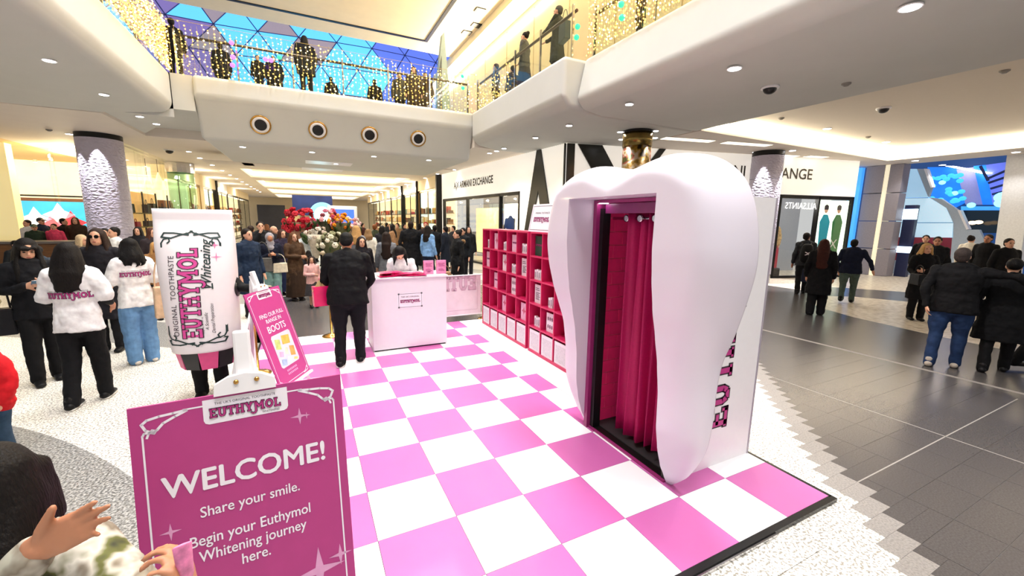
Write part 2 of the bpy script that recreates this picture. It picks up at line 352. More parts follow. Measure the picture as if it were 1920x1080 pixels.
# corridor ceiling with coffers
for a, b in ((-9, -3.1), (5.5, 9.07)): cbox((a, 16.5, 4.35), (b, 60, 4.9))
for a, b in ((16.5, 22.0), (27.0, 29.5), (36.5, 38.5), (46, 48), (56, 60)): cbox((-3.1, a, 4.35), (5.5, b, 4.9))
cbox((-3.1, 22, 4.78), (5.5, 56, 4.95), 'ceiling', M_CREAM)
cc = thing('cove_light', 'row of cream cove lights in the corridor ceiling', 'light', (1.2, 22, 4.4))
for a, b in ((22, 27), (29.5, 36.5), (38.5, 46), (48, 56)):
    MB().box((-4.25, b - 22 - .12, .05), (4.25, b - 22 - .02, .3)).build('light_strip', M_COVE, cc)
    for sx in (-4.25, 4.1): MB().box((sx, a - 22, .05), (sx + .15, b - 22 - .15, .22)).build('light_strip', M_COVE, cc)
    MB().box((-3.2, (a + b) / 2 - 22 - .3, .33), (3.2, (a + b) / 2 - 22 + .3, .37)).build('light_strip', M_COVE, cc)
for a, b in ((22, 27), (29.5, 36.5), (38.5, 46), (48, 56)): area_light('coffer_light', (1.2, (a + b) / 2, 4.7), 7, (b - a) * .6, 330, (1, .87, .68))
for y in (13.5, 18.5): area_light('corridor_fill_light', (1.2, y, 3.98 if y < 16 else 4.33), 1.2, .5, 120, (1, .9, .76))  # area lamps added to brighten the corridor
# upper storey
cbox((-16, 9, 10.5), (8.0, 19.2, 10.9), 'ceiling', M_CREAM); cbox((-16, -12, 10.5), (8.0, 9, 10.9), 'ceiling', M_CREAM)
sl = MB(); sl.box((5.4, -8, 10.47), (5.55, 17.9, 10.499)); sl.box((-12, 17.75, 10.47), (5.4, 17.9, 10.499)); struct(sl.build('trim_6', M_DARK))['label'] = 'dark shadow gap framing the upper ceiling panel'
cbox((8.0, -12, 5.5), (8.4, 34, 11.5), 'wall_right', M_CREAM)
pj = MB()
for k in range(12): pj.box((7.985, 2 + k * 2.4, 5.5), (7.999, 2.03 + k * 2.4, 10.0))
pj.build('panel_joint', mat('joint_tan', '#b9a27c', .7), bpy.data.objects['wall_right'])
cbox((7.2, -12, 10.15), (7.99, 30, 10.49), 'trim_7', M_CREAM)
area_light('ceiling_fill_light', (7.55, 11, 9.7), .4, 30, 2300, (1, .86, .62), (0, math.radians(125), 0))  # fill light added to brighten the upper ceiling
ls = tag(MB().box((7.93, -6, 9.72), (7.98, 28, 9.86)).build('light_strip', M_LED), 'long white light strip on the cream upper wall', 'light')
for q in ((900, 20), (893, 48), (875, 62)):
    p = atZ(q[0], q[1], 10.47)
    if p.x < 7.9: tag(MB().box((p.x - .2, p.y - .2, 10.46), (p.x + .2, p.y + .2, 10.501)).build('air_vent', M_DARK), 'small dark air vent in the cream bulkhead, %s of three' % {900: 'nearest', 893: 'middle', 875: 'farthest'}[q[0]], 'vent', 'air vents in the upper bulkhead')
cbox((-16, 16.5, 5.2), (8.0, 34, 5.49), 'floor_upper', M_SOFFIT)
# housings of the added fill lamps, out of view
for i, (x, y) in enumerate(ATRIUM):
    tag(MB().box((x - .9, y - .9, 10.42), (x + .9, y + .9, 10.5)).build('fill_lamp_housing', M_WHITE), 'square white housing of an added lamp above the atrium void', 'light', 'added lamps above the atrium')
# glazed roof of triangles behind the footbridge
P_PANE = [mat('pane_cyan', '#3f9fe0', .3, emit=(.10, .50, 1, 1), strength=1.05), mat('pane_blue', '#3355c8', .3, emit=(.13, .22, .9, 1), strength=.7), mat('pane_violet', '#6a5fa0', .4, emit=(.22, .16, .5, 1), strength=.55), mat('pane_grey', '#8f8694', .5, emit=(.3, .24, .32, 1), strength=.55)]
roof = thing('glazed_roof', 'glass roof of blue and violet triangles behind the footbridge', 'roof', (0, 23, 5.5)); 
def rp(u, v): t = v / 12; return Vector((u, 6.5 * (t ** 1.4), v * .97 + .15 * math.sin(u * .35)))
SD = 2.1; HH = SD * .87; rng = random.Random(3)
fm = MB()
for j in range(7):
    for i in range(-6, 7):
        off = (j % 2) * SD / 2
        A_, B_ = rp(i * SD + off, j * HH), rp((i + 1) * SD + off, j * HH); C_ = rp((i + .5) * SD + off, (j + 1) * HH); D_ = rp((i - .5) * SD + off, (j + 1) * HH)
        for tri in ((A_, B_, C_), (A_, C_, D_)):
            c = (tri[0] + tri[1] + tri[2]) / 3
            k = (math.sin(c.x * .9 + j * 1.3) + math.sin(c.x * .37 + 1) + rng.uniform(-.8, .8))
            mm = P_PANE[0] if k > -.1 else P_PANE[3] if k > -.9 else P_PANE[2]
            if c.x > 4.6: mm = P_PANE[1]
            p = [c + (t - c) * .95 for t in tri]; n = (p[1] - p[0]).cross(p[2] - p[0]).normalized() * .03
            MB().add([q - n for q in p] + [q + n for q in p], [(2, 1, 0), (3, 4, 5), (0, 1, 4, 3), (1, 2, 5, 4), (2, 0, 3, 5)]).build('pane', mm, roof)
            for e in range(3): fm.tube([tri[e], tri[(e + 1) % 3]], .05, 4)
fm.build('roof_frame', mat('roof_steel', '#4a5aa8', .5, .3), roof)
# footbridge and balcony balustrades with handrails
def balustrade(a, b, label, rail_h=.95, top=1.05, npan=6):
    a = Vector(a); b = Vector(b); d = (b - a); L = d.length; ang = math.atan2(d.y, d.x)
    t = thing('glass_balustrade', label, 'balustrade', a, ang)
    for k in range(npan):
        x0 = L * k / npan; x1 = L * (k + 1) / npan
        MB().box((x0 + .02, -.008, .02), (x1 - .02, .008, top)).build('pane', M_GLASS, t)
    for k in range(npan + 1): MB().box((L * k / npan - .02, -.02, 0), (L * k / npan + .02, .02, top)).build('post', M_CHROME, t)
    MB().tube([Vector((0, .09, rail_h)), Vector((L, .09, rail_h))], .035, 8).build('handrail', mat('bronze', '#4a3a30', .35, .7), t)
    return t
balustrade((-2.95, 10.42, 5.5), (4.85, 10.42, 5.5), 'glass balustrade along the footbridge with dark handrail', npan=6)
balustrade((-3.25, 10.2, 5.5), (-3.25, -6, 5.5), 'glass balustrade on the left balcony', npan=10)
balustrade((5.12, 10.2, 5.5), (5.12, 4.7, 5.5), 'glass balustrade on the far right balcony with two shoppers leaning', npan=4)
balustrade((5.6, 4.55, 5.5), (5.6, -6, 5.5), 'glass balustrade on the near right balcony', npan=6)
# curtains of fairy lights
M_BULB = mat('fairy_bulb', '#ffd37a', .5, emit=(1, .56, .09, 1), strength=3.4); M_BULBW = mat('fairy_bulb_white', '#ffeecb', .5, emit=(1, .8, .38, 1), strength=7)
M_BG = mat('fairy_green', '#20b070', .5, emit=(.05, .8, .4, 1), strength=1.2); M_BV = mat('fairy_violet', '#a050e0', .5, emit=(.5, .15, .9, 1), strength=2)
OCT = [(1, 0, 0), (-1, 0, 0), (0, 1, 0), (0, -1, 0), (0, 0, 1), (0, 0, -1)]; OCF = [(0, 2, 4), (2, 1, 4), (1, 3, 4), (3, 0, 4), (2, 0, 5), (1, 2, 5), (3, 1, 5), (0, 3, 5)]
def curtain(a, b, label, step, bulbs, h=1.15, r=.02, jit=.03, dens=1.0):
    a = Vector(a); b = Vector(b); L = (b - a).length; n = int(L / step); t = thing('fairy_light_curtain', label, 'fairy lights', a)
    B = MB(); Wr = MB(); rg = random.Random(int(L * 100))
    for k in range(n + 1):
        p = (b - a) * (k / n); hh = h * rg.uniform(.9, 1.05)
        Wr.tube([p + Vector((0, 0, hh)), p], .003, 3)
        for q in range(bulbs):
            if rg.random() > dens: continue
            z = hh * (q + rg.uniform(.1, .9)) / bulbs; rr = r * rg.uniform(.7, 1.3)
            B.mi = 1 if rg.random() < .3 else 0
            c = p + Vector((rg.uniform(-jit, jit), rg.uniform(-jit, jit), z)); B.add([c + Vector(o) * rr for o in OCT], OCF)
    Wr.tube([Vector((0, 0, h)), b - a + Vector((0, 0, h))], .005, 4)
    tag(Wr.build('string', mat('wire', '#b59a50', .5), t), kind='stuff'); tag(B.build('bulb', [M_BULB, M_BULBW], t), kind='stuff')
    return t
cb = curtain((-3.0, 10.13, 5.42), (5.0, 10.13, 5.42), 'curtain of warm fairy lights hanging along the footbridge', .115, 15, 1.25, .019, .03, .8)
curtain((-3.04, 10.1, 5.45), (-3.04, 3.0, 5.45), 'dense golden curtain of fairy lights on the left balcony', .045, 17, 1.2, .017, .03, .95)
curtain((5.0, 9.9, 5.45), (5.0, 7.6, 5.45), 'short curtain of fairy lights at the bridge corner', .14, 10, .8, .018, .03, .7)
curtain((5.33, 4.4, 5.46), (5.33, -2, 5.46), 'curtain of golden fairy lights on the near right balcony', .06, 15, 1.3, .017, .03, .95)
bl = thing('bauble_string', 'coloured glass baubles among the fairy lights', 'baubles', (0, 10.1, 5.5))
for px, py, Y, m in ((434, 80, 10.1, M_BV), (437, 107, 10.1, M_BV), (436, 122, 10.1, M_BV), (498, 111, 10.1, M_BV), (524, 107, 10.1, M_BG), (508, 113, 10.1, M_BV), (867, 143, 10.1, M_BG), (868, 165, 10.1, M_BG), (1083, 50, 4.2, M_BG), (1081, 70, 4.2, M_BG), (1166, 33, 3.2, M_BG), (1165, 8, 3.2, M_BG)):
    p = atY(px, py, Y) if Y > 9 else atX(px, py, 5.3)
    MB().ell(p - Vector((0, 10.1, 5.5)), (.06, .06, .06), 10, 6).build('bauble', m, bl, True)
# air nozzles on the bridge
ORD = ['first', 'second', 'third', 'fourth']; sn = Vector((0, -.88, -.40)).normalized()
for i, (px, py) in enumerate(((489, 234), (596, 244), (693, 253), (784, 260))):
    d = ray(px, py); P0 = Vector((0, 10.28, 4.88)); p = CAM + d * ((P0 - CAM).dot(sn) / d.dot(sn))
    t = thing('air_nozzle', 'round brass and black air nozzle in the bridge face, %s from the left' % ORD[i], 'vent', p, 0, 'air nozzles in the bridge face')
    T = sn.to_track_quat('Z', 'Y').to_matrix().to_4x4()
    MB().lathe([(.255, -.02), (.255, .02), (.235, .03), (.21, .028)], n=28, T=T).build('ring', M_GOLD, t, True)
    MB().lathe([(.212, 0), (.212, .03), (.18, .045), (.15, .03)], n=28, T=T).build('collar', M_WHITE, t, True)
    MB().lathe([(.15, 0), (.15, .034), (.14, .038)], n=24, T=T).build('nozzle', M_BLACK, t, True)
# ================================================================== downlights and other ceiling fittings
DL = 0
def downlight(px, py, z=4.35, power=60, label='', r=.075, T=None, ang=110):
    global DL; p = atZ(px, py, z); DL += 1
    t = thing('downlight', 'recessed round downlight ' + label, 'light', p, 0, 'recessed downlights')
    MB().lathe([(r + .02, -.012), (r + .02, 0), (r, .004)], n=18).build('trim_ring', M_WHITE, t)
    MB().lathe([(r, -.016), (r, -.010)], n=18).build('lamp', M_LED, t)
    if power: spot_light((p.x, p.y, p.z - .04), power, ang)
    return t
for px, py, lab in ((92, 113, 'nearest on the left balcony soffit'), (195, 177, 'second on the left balcony soffit'), (262, 218, 'third on the left balcony soffit'), (293, 232, 'at the far end of the left balcony soffit')):
    z = 4.42
    for it in range(12): z = 4.35 + .12 * min(1.25, max(0, atZ(px, py, z).x + 4.5))
    if px > 250: z = 4.42
    downlight(px, py, z - .002, 60, lab)
for px, py, w, lab in ((1707, 13, 170, 'largest, near the top right corner'), (1377, 128, 150, 'on the right soffit beside the black dome camera'), (1180, 195, 110, 'on the right soffit above the decorated column'), (1067, 235, 70, 'at the step in the right soffit'), (1004, 258, 60, 'on the far right soffit, right of three small ones'),
                       (945, 278, 30, 'right of the trio above the white shop front'), (931, 283, 30, 'middle of the trio above the white shop front'), (918, 287, 30, 'left of the trio above the white shop front'),
                       (1551, 241, 90, 'in the recessed ceiling, left one'), (1662, 266, 90, 'in the recessed ceiling, right one'), (1716, 301, 40, 'beyond the recess, left one'), (1767, 309, 40, 'beyond the recess, middle one'), (1905, 285, 40, 'beyond the recess near the right edge'),
                       (1163, 247, 20, 'left rear of the decorated column'), (1229, 245, 20, 'right rear of the decorated column'), (1165, 261, 20, 'left front of the decorated column'), (1228, 258, 20, 'right front of the decorated column'), (1417, 285, 0, 'left of the right round column'), (1486, 282, 0, 'right of the right round column'),
                       (455, 275, 50, 'below the bridge, leftmost of four'), (585, 285, 50, 'below the bridge, second of four'), (701, 293, 50, 'below the bridge, third of four'), (804, 300, 50, 'below the bridge, rightmost of four'),
                       (354, 284, 40, 'beside the small dark camera'), (383, 300, 40, 'right of the small dark camera'), (630, 307, 30, 'in the corridor mouth'), (852, 318, 30, 'near the gold shop sign'),
                       (130, 251, 40, 'left of the left round column'), (152, 247, 25, 'left front of the left round column'), (169, 247, 25, 'in front of the left round column'), (3, 277, 40, 'at the left edge')):
    z = 4.72 if 'recessed ceiling' in lab else 4.0 if 'below the bridge' in lab or lab == 'in the corridor mouth' else 4.35
    downlight(px, py, z, w * 1.0, lab, .075 if px < 1300 else .09)
for sgn, X in (('left', -4.1), ('right', 6.15)):
    for k in range(11):
        Y = 18.5 + k * 2.6; t = thing('downlight', 'small corridor ceiling downlight, %s row, %s from the bridge' % (sgn, ('first', 'second', 'third', 'fourth', 'fifth', 'sixth', 'seventh', 'eighth', 'ninth', 'tenth', 'eleventh')[k]), 'light', (X, Y, 4.35), 0, 'corridor downlights on the %s' % sgn)
        MB().lathe([(.08, -.012), (.08, -.004)], n=12).build('lamp', M_LED, t)
        if k % 3 == 1: spot_light((X, Y, 4.28), 60, 120)
def dome_cam(px, py, z, label, r=.11):
    p = atZ(px, py, z); t = thing('dome_camera', label, 'camera', p)
    MB().lathe([(r * 1.3, 0), (r * 1.3, -.03), (r, -.035)], n=18).build('base', M_WHITE, t, True)
    MB().ell((0, 0, -.03), (r, r, r * .85), 14, 8).build('dome', M_BLACK, t, True)
dome_cam(1444, 163, 4.35, 'black dome camera on the right soffit'); dome_cam(1657, 202, 4.72, 'dome camera in the recessed ceiling'); dome_cam(317, 281, 4.35, 'small dark dome camera left under the bridge', .13)
for px, py, z, lab in ((1587, 156, 4.35, 'on the right soffit'), (1465, 221, 4.72, 'in the recess'), (1628, 256, 4.72, 'farther in the recess'), (1884, 132, 4.72, 'at the right edge'), (92, 243, 4.35, 'on the left soffit')):
    p = atZ(px, py, z); tag(MB().lathe([(.07, 0), (.07, -.02), (.03, -.05)], c=p, n=14).build('smoke_detector', mat('grey_plastic', '#8b8780', .5)), 'small grey ceiling detector ' + lab, 'detector')
for i, (px, py, a, b) in enumerate(((1470, 292, 1.0, .35), (1400, 270, 1.6, .3), (1290, 262, 1.6, .3), (1530, 294, .8, .3))):
    p = atZ(px, py, 4.345); t = thing('slot_light', 'bright rectangular slot light in the right ceiling, %s from the left' % ('third', 'second', 'first', 'fourth')[i], 'light', p, -.23)
    MB().box((-a / 2 - .04, -b / 2 - .04, -.004), (a / 2 + .04, b / 2 + .04, .0)).build('frame', M_WHITE, t); MB().box((-a / 2, -b / 2, -.01), (a / 2, b / 2, -.004)).build('diffuser', M_COVE, t)
for i, (px, py) in enumerate(((617, 306), (605, 318), (500, 310), (430, 305))):
    p = atZ(px, py, 4.0); t = thing('ceiling_hatch', 'flat pale ceiling hatch below the bridge, %s' % ('nearest of the right pair', 'farther of the right pair', 'second from the left', 'leftmost')[i], 'hatch', p)
    MB().box((-.8, -.5, -.012), (.8, .5, 0)).build('panel', M_WHITE if i < 2 else M_SOFFIT, t)
# ================================================================== columns
def relief_mat():
    m = mat('relief_metal', '#b9b3c4', .42, .12, noise=.05, scale=4)
    nt = m.node_tree; b = nt.nodes['Principled BSDF']; tc = nt.nodes.new('ShaderNodeTexCoord')
    v = nt.nodes.new('ShaderNodeTexVoronoi'); v.feature = 'DISTANCE_TO_EDGE'; v.inputs['Scale'].default_value = 7.5; mp = nt.nodes.new('ShaderNodeMapping'); mp.inputs['Scale'].default_value = (1, 1, 1.7)
    bp = nt.nodes.new('ShaderNodeBump'); bp.inputs['Strength'].default_value = .85; bp.inputs['Distance'].default_value = .04
    nt.links.new(tc.outputs['Object'], mp.inputs[0]); nt.links.new(mp.outputs[0], v.inputs['Vector']); nt.links.new(v.outputs[0], bp.inputs['Height']); nt.links.new(bp.outputs[0], b.inputs['Normal'])
    return m
M_REL = relief_mat()
def column(x, y, r, label, spots):
    t = thing('round_column', label, 'column', (x, y, 0))
    hs = [0, .28, 1.35, 2.4, 3.45, 4.2, 4.35]
    for i in range(6):
        dm_ = MB().lathe([(r, hs[i] + .006), (r, hs[i + 1] - .006)], n=48); dm_.f = dm_.f[:-2]; dm_.m = dm_.m[:-2]; dm_.build('drum', M_REL if 0 < i < 5 else M_CHROME if i == 0 else M_DARK, t, False)
    for c in t.children:
        c.data.polygons.foreach_set('use_smooth', [len(p.vertices) == 4 for p in c.data.polygons])
    for dx, dy, pw in spots: spot_light((x + dx, y + dy, 4.25), pw, 46, .25, (1, .96, 1), .03, )
    return t
column(-5.76, 13.95, .54, 'silver relief-patterned round column on the left behind the bar counter', ((.1, -.72, 520), (-.5, -.6, 260)))
column(13.6, 5.5, .47, 'silver relief-patterned round column before the white shop front', ((-.62, -.25, 420), (.25, -.66, 420)))
MB_GOLD = mat('mosaic_picture', '#b08a3e', .3, .6, noise=.5, scale=3.2)
nt = MB_GOLD.node_tree; r_ = [n for n in nt.nodes if n.type == 'VALTORGB'][0].color_ramp; r_.elements[0].color = srgb('#3a2a14'); r_.elements[0].position = .34
for p_, c_ in ((.42, '#c79a40'), (.5, '#f0e2c8'), (.56, '#d06a50'), (.62, '#40602f')): e_ = r_.elements.new(p_); e_.color = srgb(c_)
dc = thing('decorated_column', 'round column wrapped in a gold-toned picture behind the giant tooth', 'column', (7.75, 5.36, 0))
MB().lathe([(.37, 0), (.37, 3.95)], n=28).build('picture_wrap', MB_GOLD, dc, True); MB().lathe([(.385, 3.95), (.385, 4.3)], n=28).build('gold_head', mat('antique_gold', '#8a7440', .25, .9, noise=.3, scale=3), dc, True); MB().lathe([(.4, 4.3), (.4, 4.349)], n=28).build('collar', M_DARK, dc)
# ================================================================== white corner shop with giant monogram
A0 = Vector((7.05, 7.69, 0)); dL = Vector((-.65, 10.9, 0)).normalized(); dR = Vector((11.25, -2.7, 0)).normalized()
nLout = Vector((-dL.y, dL.x, 0)); nRout = Vector((dR.y, -dR.x, 0))      # outward normals
LL, LR = 10.92, 11.57
def fbox(mb, o, d, n, s0, s1, t0, t1, z0, z1):
    T = Matrix(((d.x, n.x, 0, o.x), (d.y, n.y, 0, o.y), (0, 0, 1, 0), (0, 0, 0, 1))); return mb.box((s0, t0, z0), (s1, t1, z1), T)
M_FAS = mat('glow_white_panel', '#fffdf6', .5, noise=.01, emit=(1, .94, .84, 1), strength=.5)  # emission put in so the white front looks brightly lit
ax = MB(); fbox(ax, A0, dL, nLout, 0, LL, -.25, 0, 3.05, 4.345); fbox(ax, A0, dL, nLout, 0, 2.72, -.25, 0, 0, 3.05); fbox(ax, A0, dL, nLout, LL - .12, LL, -.2, -.0, 0, 3.05)
fbox(ax, A0, dR, nRout, 0, LR, -.25, 0, 3.05, 4.345); fbox(ax, A0, dR, nRout, 0, 8.15, -.25, 0, 0, 3.05)
wa = struct(ax.build('wall_shop', M_FAS)); wa['label'] = 'white corner shop front with added glow and giant black letters'
def fpoly(mb, o, d, n, poly, t0, t1):
    v = [o + d * s + n * t0 + Vector((0, 0, z)) for s, z in poly] + [o + d * s + n * t1 + Vector((0, 0, z)) for s, z in poly]; k = len(poly)
    mb.add(v, [tuple(range(k))[::-1], tuple(range(k, 2 * k))] + [(i, (i + 1) % k, k + (i + 1) % k, k + i) for i in range(k)])
gl = thing('giant_letters', 'giant black monogram letters on the white corner shop front', 'sign', A0)
def gpoly(d, n, poly, name='letter'):
    mb = MB(); fpoly(mb, Vector((0, 0, 0)), d, n, poly, .002, .05); mb.build(name, mat('letter_black', '#17170f', .3), gl)
gpoly(dL, nLout, [(1.60, 4.34), (1.36, 4.34), (.12, .3), (.80, .3), (1.44, 3.0)]); gpoly(dL, nLout, [(1.60, 4.34), (1.44, 3.0), (2.35, .3), (2.62, .3)])
gpoly(dR, nRout, [(.02, 0.05), (.27, 0.05), (.27, 4.34), (.02, 4.34)]); gpoly(dL, nLout, [(.0, 0.05), (.05, 0.05), (.05, 4.34), (.0, 4.34)])
gpoly(dR, nRout, [(.36, 4.34), (1.18, 4.34), (3.9, .3), (3.1, .3)]); gpoly(dR, nRout, [(3.18, 4.34), (3.42, 4.34), (2.36, 2.9), (2.2, 3.04)])
M_GTXT = mat('gold_black', '#2e2410', .5, 0)
sg = thing('shop_sign', 'gold and black shop name on the left side of the white corner', 'sign', A0)
fL = frame(dL * 9.15 + nLout * .004 + Vector((0, 0, 3.50)), -dL, (0, 0, 1)); put_text('A|X ARMANI EXCHANGE', .44, fL, M_GTXT, sg, align='LEFT', dz=.01, xs=.86, bold=.022)
sg2 = thing('shop_sign', 'black shop name on the right side of the white corner behind the column', 'sign', A0)
fR = frame(dR * 4.7 + nRout * .004 + Vector((0, 0, 3.60)), dR, (0, 0, 1)); put_text('ARMANI EXCHANGE', .52, fR, M_GTXT, sg2, align='LEFT', dz=.01, xs=.98, bold=.012)
def window(n, o, d, nrm, s0, s1, z0, z1, muls, label, mframe=M_DARK, fd=.15):
    w = MB()
    for s in [s0, s1 - .08] + muls: fbox(w, o, d, nrm, s, s + .08, -fd, .0, z0, z1)
    fbox(w, o, d, nrm, s0, s1, -fd, .0, z1 - .12, z1); fbox(w, o, d, nrm, s0, s1, -fd, .0, z0, z0 + .08)
    ob = struct(w.build('window_%d' % n, mframe)); ob['label'] = label
    ed = [s0 + .08] + [x for mm in muls for x in (mm, mm + .08)] + [s1 - .08]
    for k in range(0, len(ed), 2):
        g = MB(); fbox(g, o, d, nrm, ed[k], ed[k + 1], -min(.07, fd * .6), -min(.06, fd * .5), z0 + .08, z1 - .12); g.build('pane', M_GLASSW, ob)
    return ob
window(1, A0, dL, nLout, 2.75, LL - .14, 0, 3.04, [4.3, 7.6], 'dark framed window of the white corner shop')
window(2, A0, dR, nRout, 8.2, LR, 0, 3.04, [9.92], 'dark framed window with poster at the right end of the white shop')
def lit(name, o, d, n, s0, s1, t0, t1, z0, z1, m, label, cat):
    mb = MB(); fbox(mb, o, d, n, s0, s1, t0, t1, z0, z1); return tag(mb.build(name, m), label, cat)
M_WARM = mat('lit_wall_warm', '#f4d9a0', .7, noise=.25, scale=1.4, emit=(1, .72, .36, 1), strength=1.0); M_WARM2 = mat('lit_wall_pale', '#f7ead0', .7, noise=.15, scale=1.2, emit=(1, .82, .55, 1), strength=1.0)  # emission on the shop walls stands in for interior lighting
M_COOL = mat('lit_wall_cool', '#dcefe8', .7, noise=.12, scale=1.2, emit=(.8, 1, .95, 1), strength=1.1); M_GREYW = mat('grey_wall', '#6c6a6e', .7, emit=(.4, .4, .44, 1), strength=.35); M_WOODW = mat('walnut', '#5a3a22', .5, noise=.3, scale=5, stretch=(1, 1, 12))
def ax_interior():
    lit('shop_back_wall', A0, dL, nLout, 2.75, LL, -2.6, -2.5, 0, 3.2, M_GREYW, 'grey rear wall inside the corner shop window', 'wall')
    lit('lit_backdrop', A0, dL, nLout, 4.9, 7.2, -1.9, -1.8, 1.2, 2.75, mat('display_light', '#fff6e8', .5, emit=(1, .95, .88, 1), strength=1.1), 'bright white display panel inside the corner shop window', 'panel')
    lit('shelf_front', A0, dL, nLout, 4.7, 7.4, -1.7, -1.2, .5, 1.1, M_WOODW, 'dark wooden shelf below the bright display panel', 'shelf')
    lit('pier', A0, dL, nLout, 3.2, 4.2, -1.2, -.8, 0, 3.0, M_WOODW, 'dark timber pier inside the corner shop window', 'pier')
    lit('garment_rail_wall', A0, dL, nLout, 7.9, LL - .3, -2.0, -1.9, .2, 2.6, M_WARM, 'warm lit clothes wall inside the corner shop', 'wall')
    # jacket on display
    t = thing('display_jacket', 'dark jacket on a stand against the bright panel', 'jacket', A0 + dL * 6.2 - nLout * 1.6)
    MB().loft([((0, 0, 1.45), .2, .1), ((0, 0, 1.7), .24, .12), ((0, 0, 2.0), .22, .11), ((0, 0, 2.12), .08, .08)], 12).build('torso', cmat('#20262c'), t, True)
    for s in (-1, 1): MB().loft([((.2 * s, 0, 2.0), .08, .08), ((.3 * s, 0, 1.6), .06, .06)], 8).build('sleeve', cmat('#20262c'), t, True)
    MB().lathe([(.16, 1.1), (.02, 1.13), (.02, 1.45)], n=12).build('stand', M_CHROME, t)
    lit('shop_rear_wall', A0, dR, nRout, 8.2, LR, -2.3, -2.2, 0, 3.2, M_GREYW, 'grey rear wall behind the mannequin window', 'wall')
    px = lit('light_box_poster', A0, dR, nRout, 10.02, LR - .1, -.14, -.1, .35, 2.9, mat('lightbox', '#eefbe6', .5, noise=.03, emit=(.9, 1, .86, 1), strength=1.5), 'glowing pale green poster of two standing models in the shop window', 'poster')
    fP = frame(A0 + dR * 10.02 - nRout * .098 + Vector((0, 0, .35)), dR, (0, 0, 1))
    def fig(x, col, leg, hc='#3a2a22'):
        g = MB(); put2d(g, [[(x - .16, .15), (x + .16, .15), (x + .19, 1.0), (x + .24, 1.75), (x + .1, 2.02), (x - .1, 2.02), (x - .24, 1.75), (x - .19, 1.0)]], fP, .003); g.build('printed_coat', mat('print_' + col[1:], col, .6, emit=col, strength=.35), px)
        g = MB(); put2d(g, [[(x + .085 * math.cos(a) , 2.2 + .13 * math.sin(a)) for a in [k * PI / 6 for k in range(12)]]], fP, .004); g.build('printed_face', mat('print_skin', '#c99a80', .6, emit='#c99a80', strength=.3), px)
        g = MB(); put2d(g, [[(x - .1, 2.2), (x + .1, 2.2), (x + .1, 2.34), (x, 2.4), (x - .1, 2.34)]], fP, .005); g.build('printed_hair', mat('print_hair', hc, .6), px)
    fig(.42, '#1f8fa8', 0); fig(1.02, '#2f6a33', 0)
    put_text('A|X', .5, fP, M_SIGNW, px, x=.72, y=.75, dz=.007)
    al = thing('painted_reflection', 'shop name reflection put in as mirrored white letters on the window pane', 'sign', (0, 0, 0)); fA = frame(A0 + dR * 9.9 - nRout * .05 + Vector((0, 0, 2.55)), -dR, (0, 0, 1))  # window reflection put in as glowing mirrored letters
    put_text('ALLSAINTS', .33, fA, M_LED if False else mat('reflection_glow', '#ffffff', .5, emit=(1, 1, 1, 1), strength=1.2), al, align='LEFT', dz=-.012, xs=.88)
    # red stool block and mannequin
    tag(MB().box((-.5, -.2, 0), (.5, .2, 1.25)).build('display_plinth', mat('red_panel', '#b3182c', .5), loc=A0 + dR * 9.45 - nRout * 1.6), 'red display panel beside the mannequin in the window', 'plinth')
ax_interior()
def shop_fill_lamp(x, y, z, w, col=(1, .85, .62)):  # point lamps added to brighten shop interiors and corridor edges
    l = bpy.data.lights.new('shop_fill_lamp', 'POINT'); l.energy = w; l.color = col; l.shadow_soft_size = .08; o = bpy.data.objects.new('shop_fill_lamp', l); o.location = (x, y, z); COL.objects.link(o)
q = A0 + dL * 5.8 - nLout * 1.1; shop_fill_lamp(q.x, q.y, 2.9, 90); q = A0 + dL * 9.0 - nLout * 1.0; shop_fill_lamp(q.x, q.y, 2.9, 70); q = A0 + dR * 9.0 - nRout * 1.1; shop_fill_lamp(q.x, q.y, 2.9, 90, (1, .97, .95))
for x, y in ((-8.5, 20), (-12, 20), (-8, 17.9)): shop_fill_lamp(x, y, 4.0, 260, (1, .8, .5))
for y in (24, 29, 34, 40): shop_fill_lamp(-5.2, y, 3.9, 60); shop_fill_lamp(5.8, y, 3.9, 60)
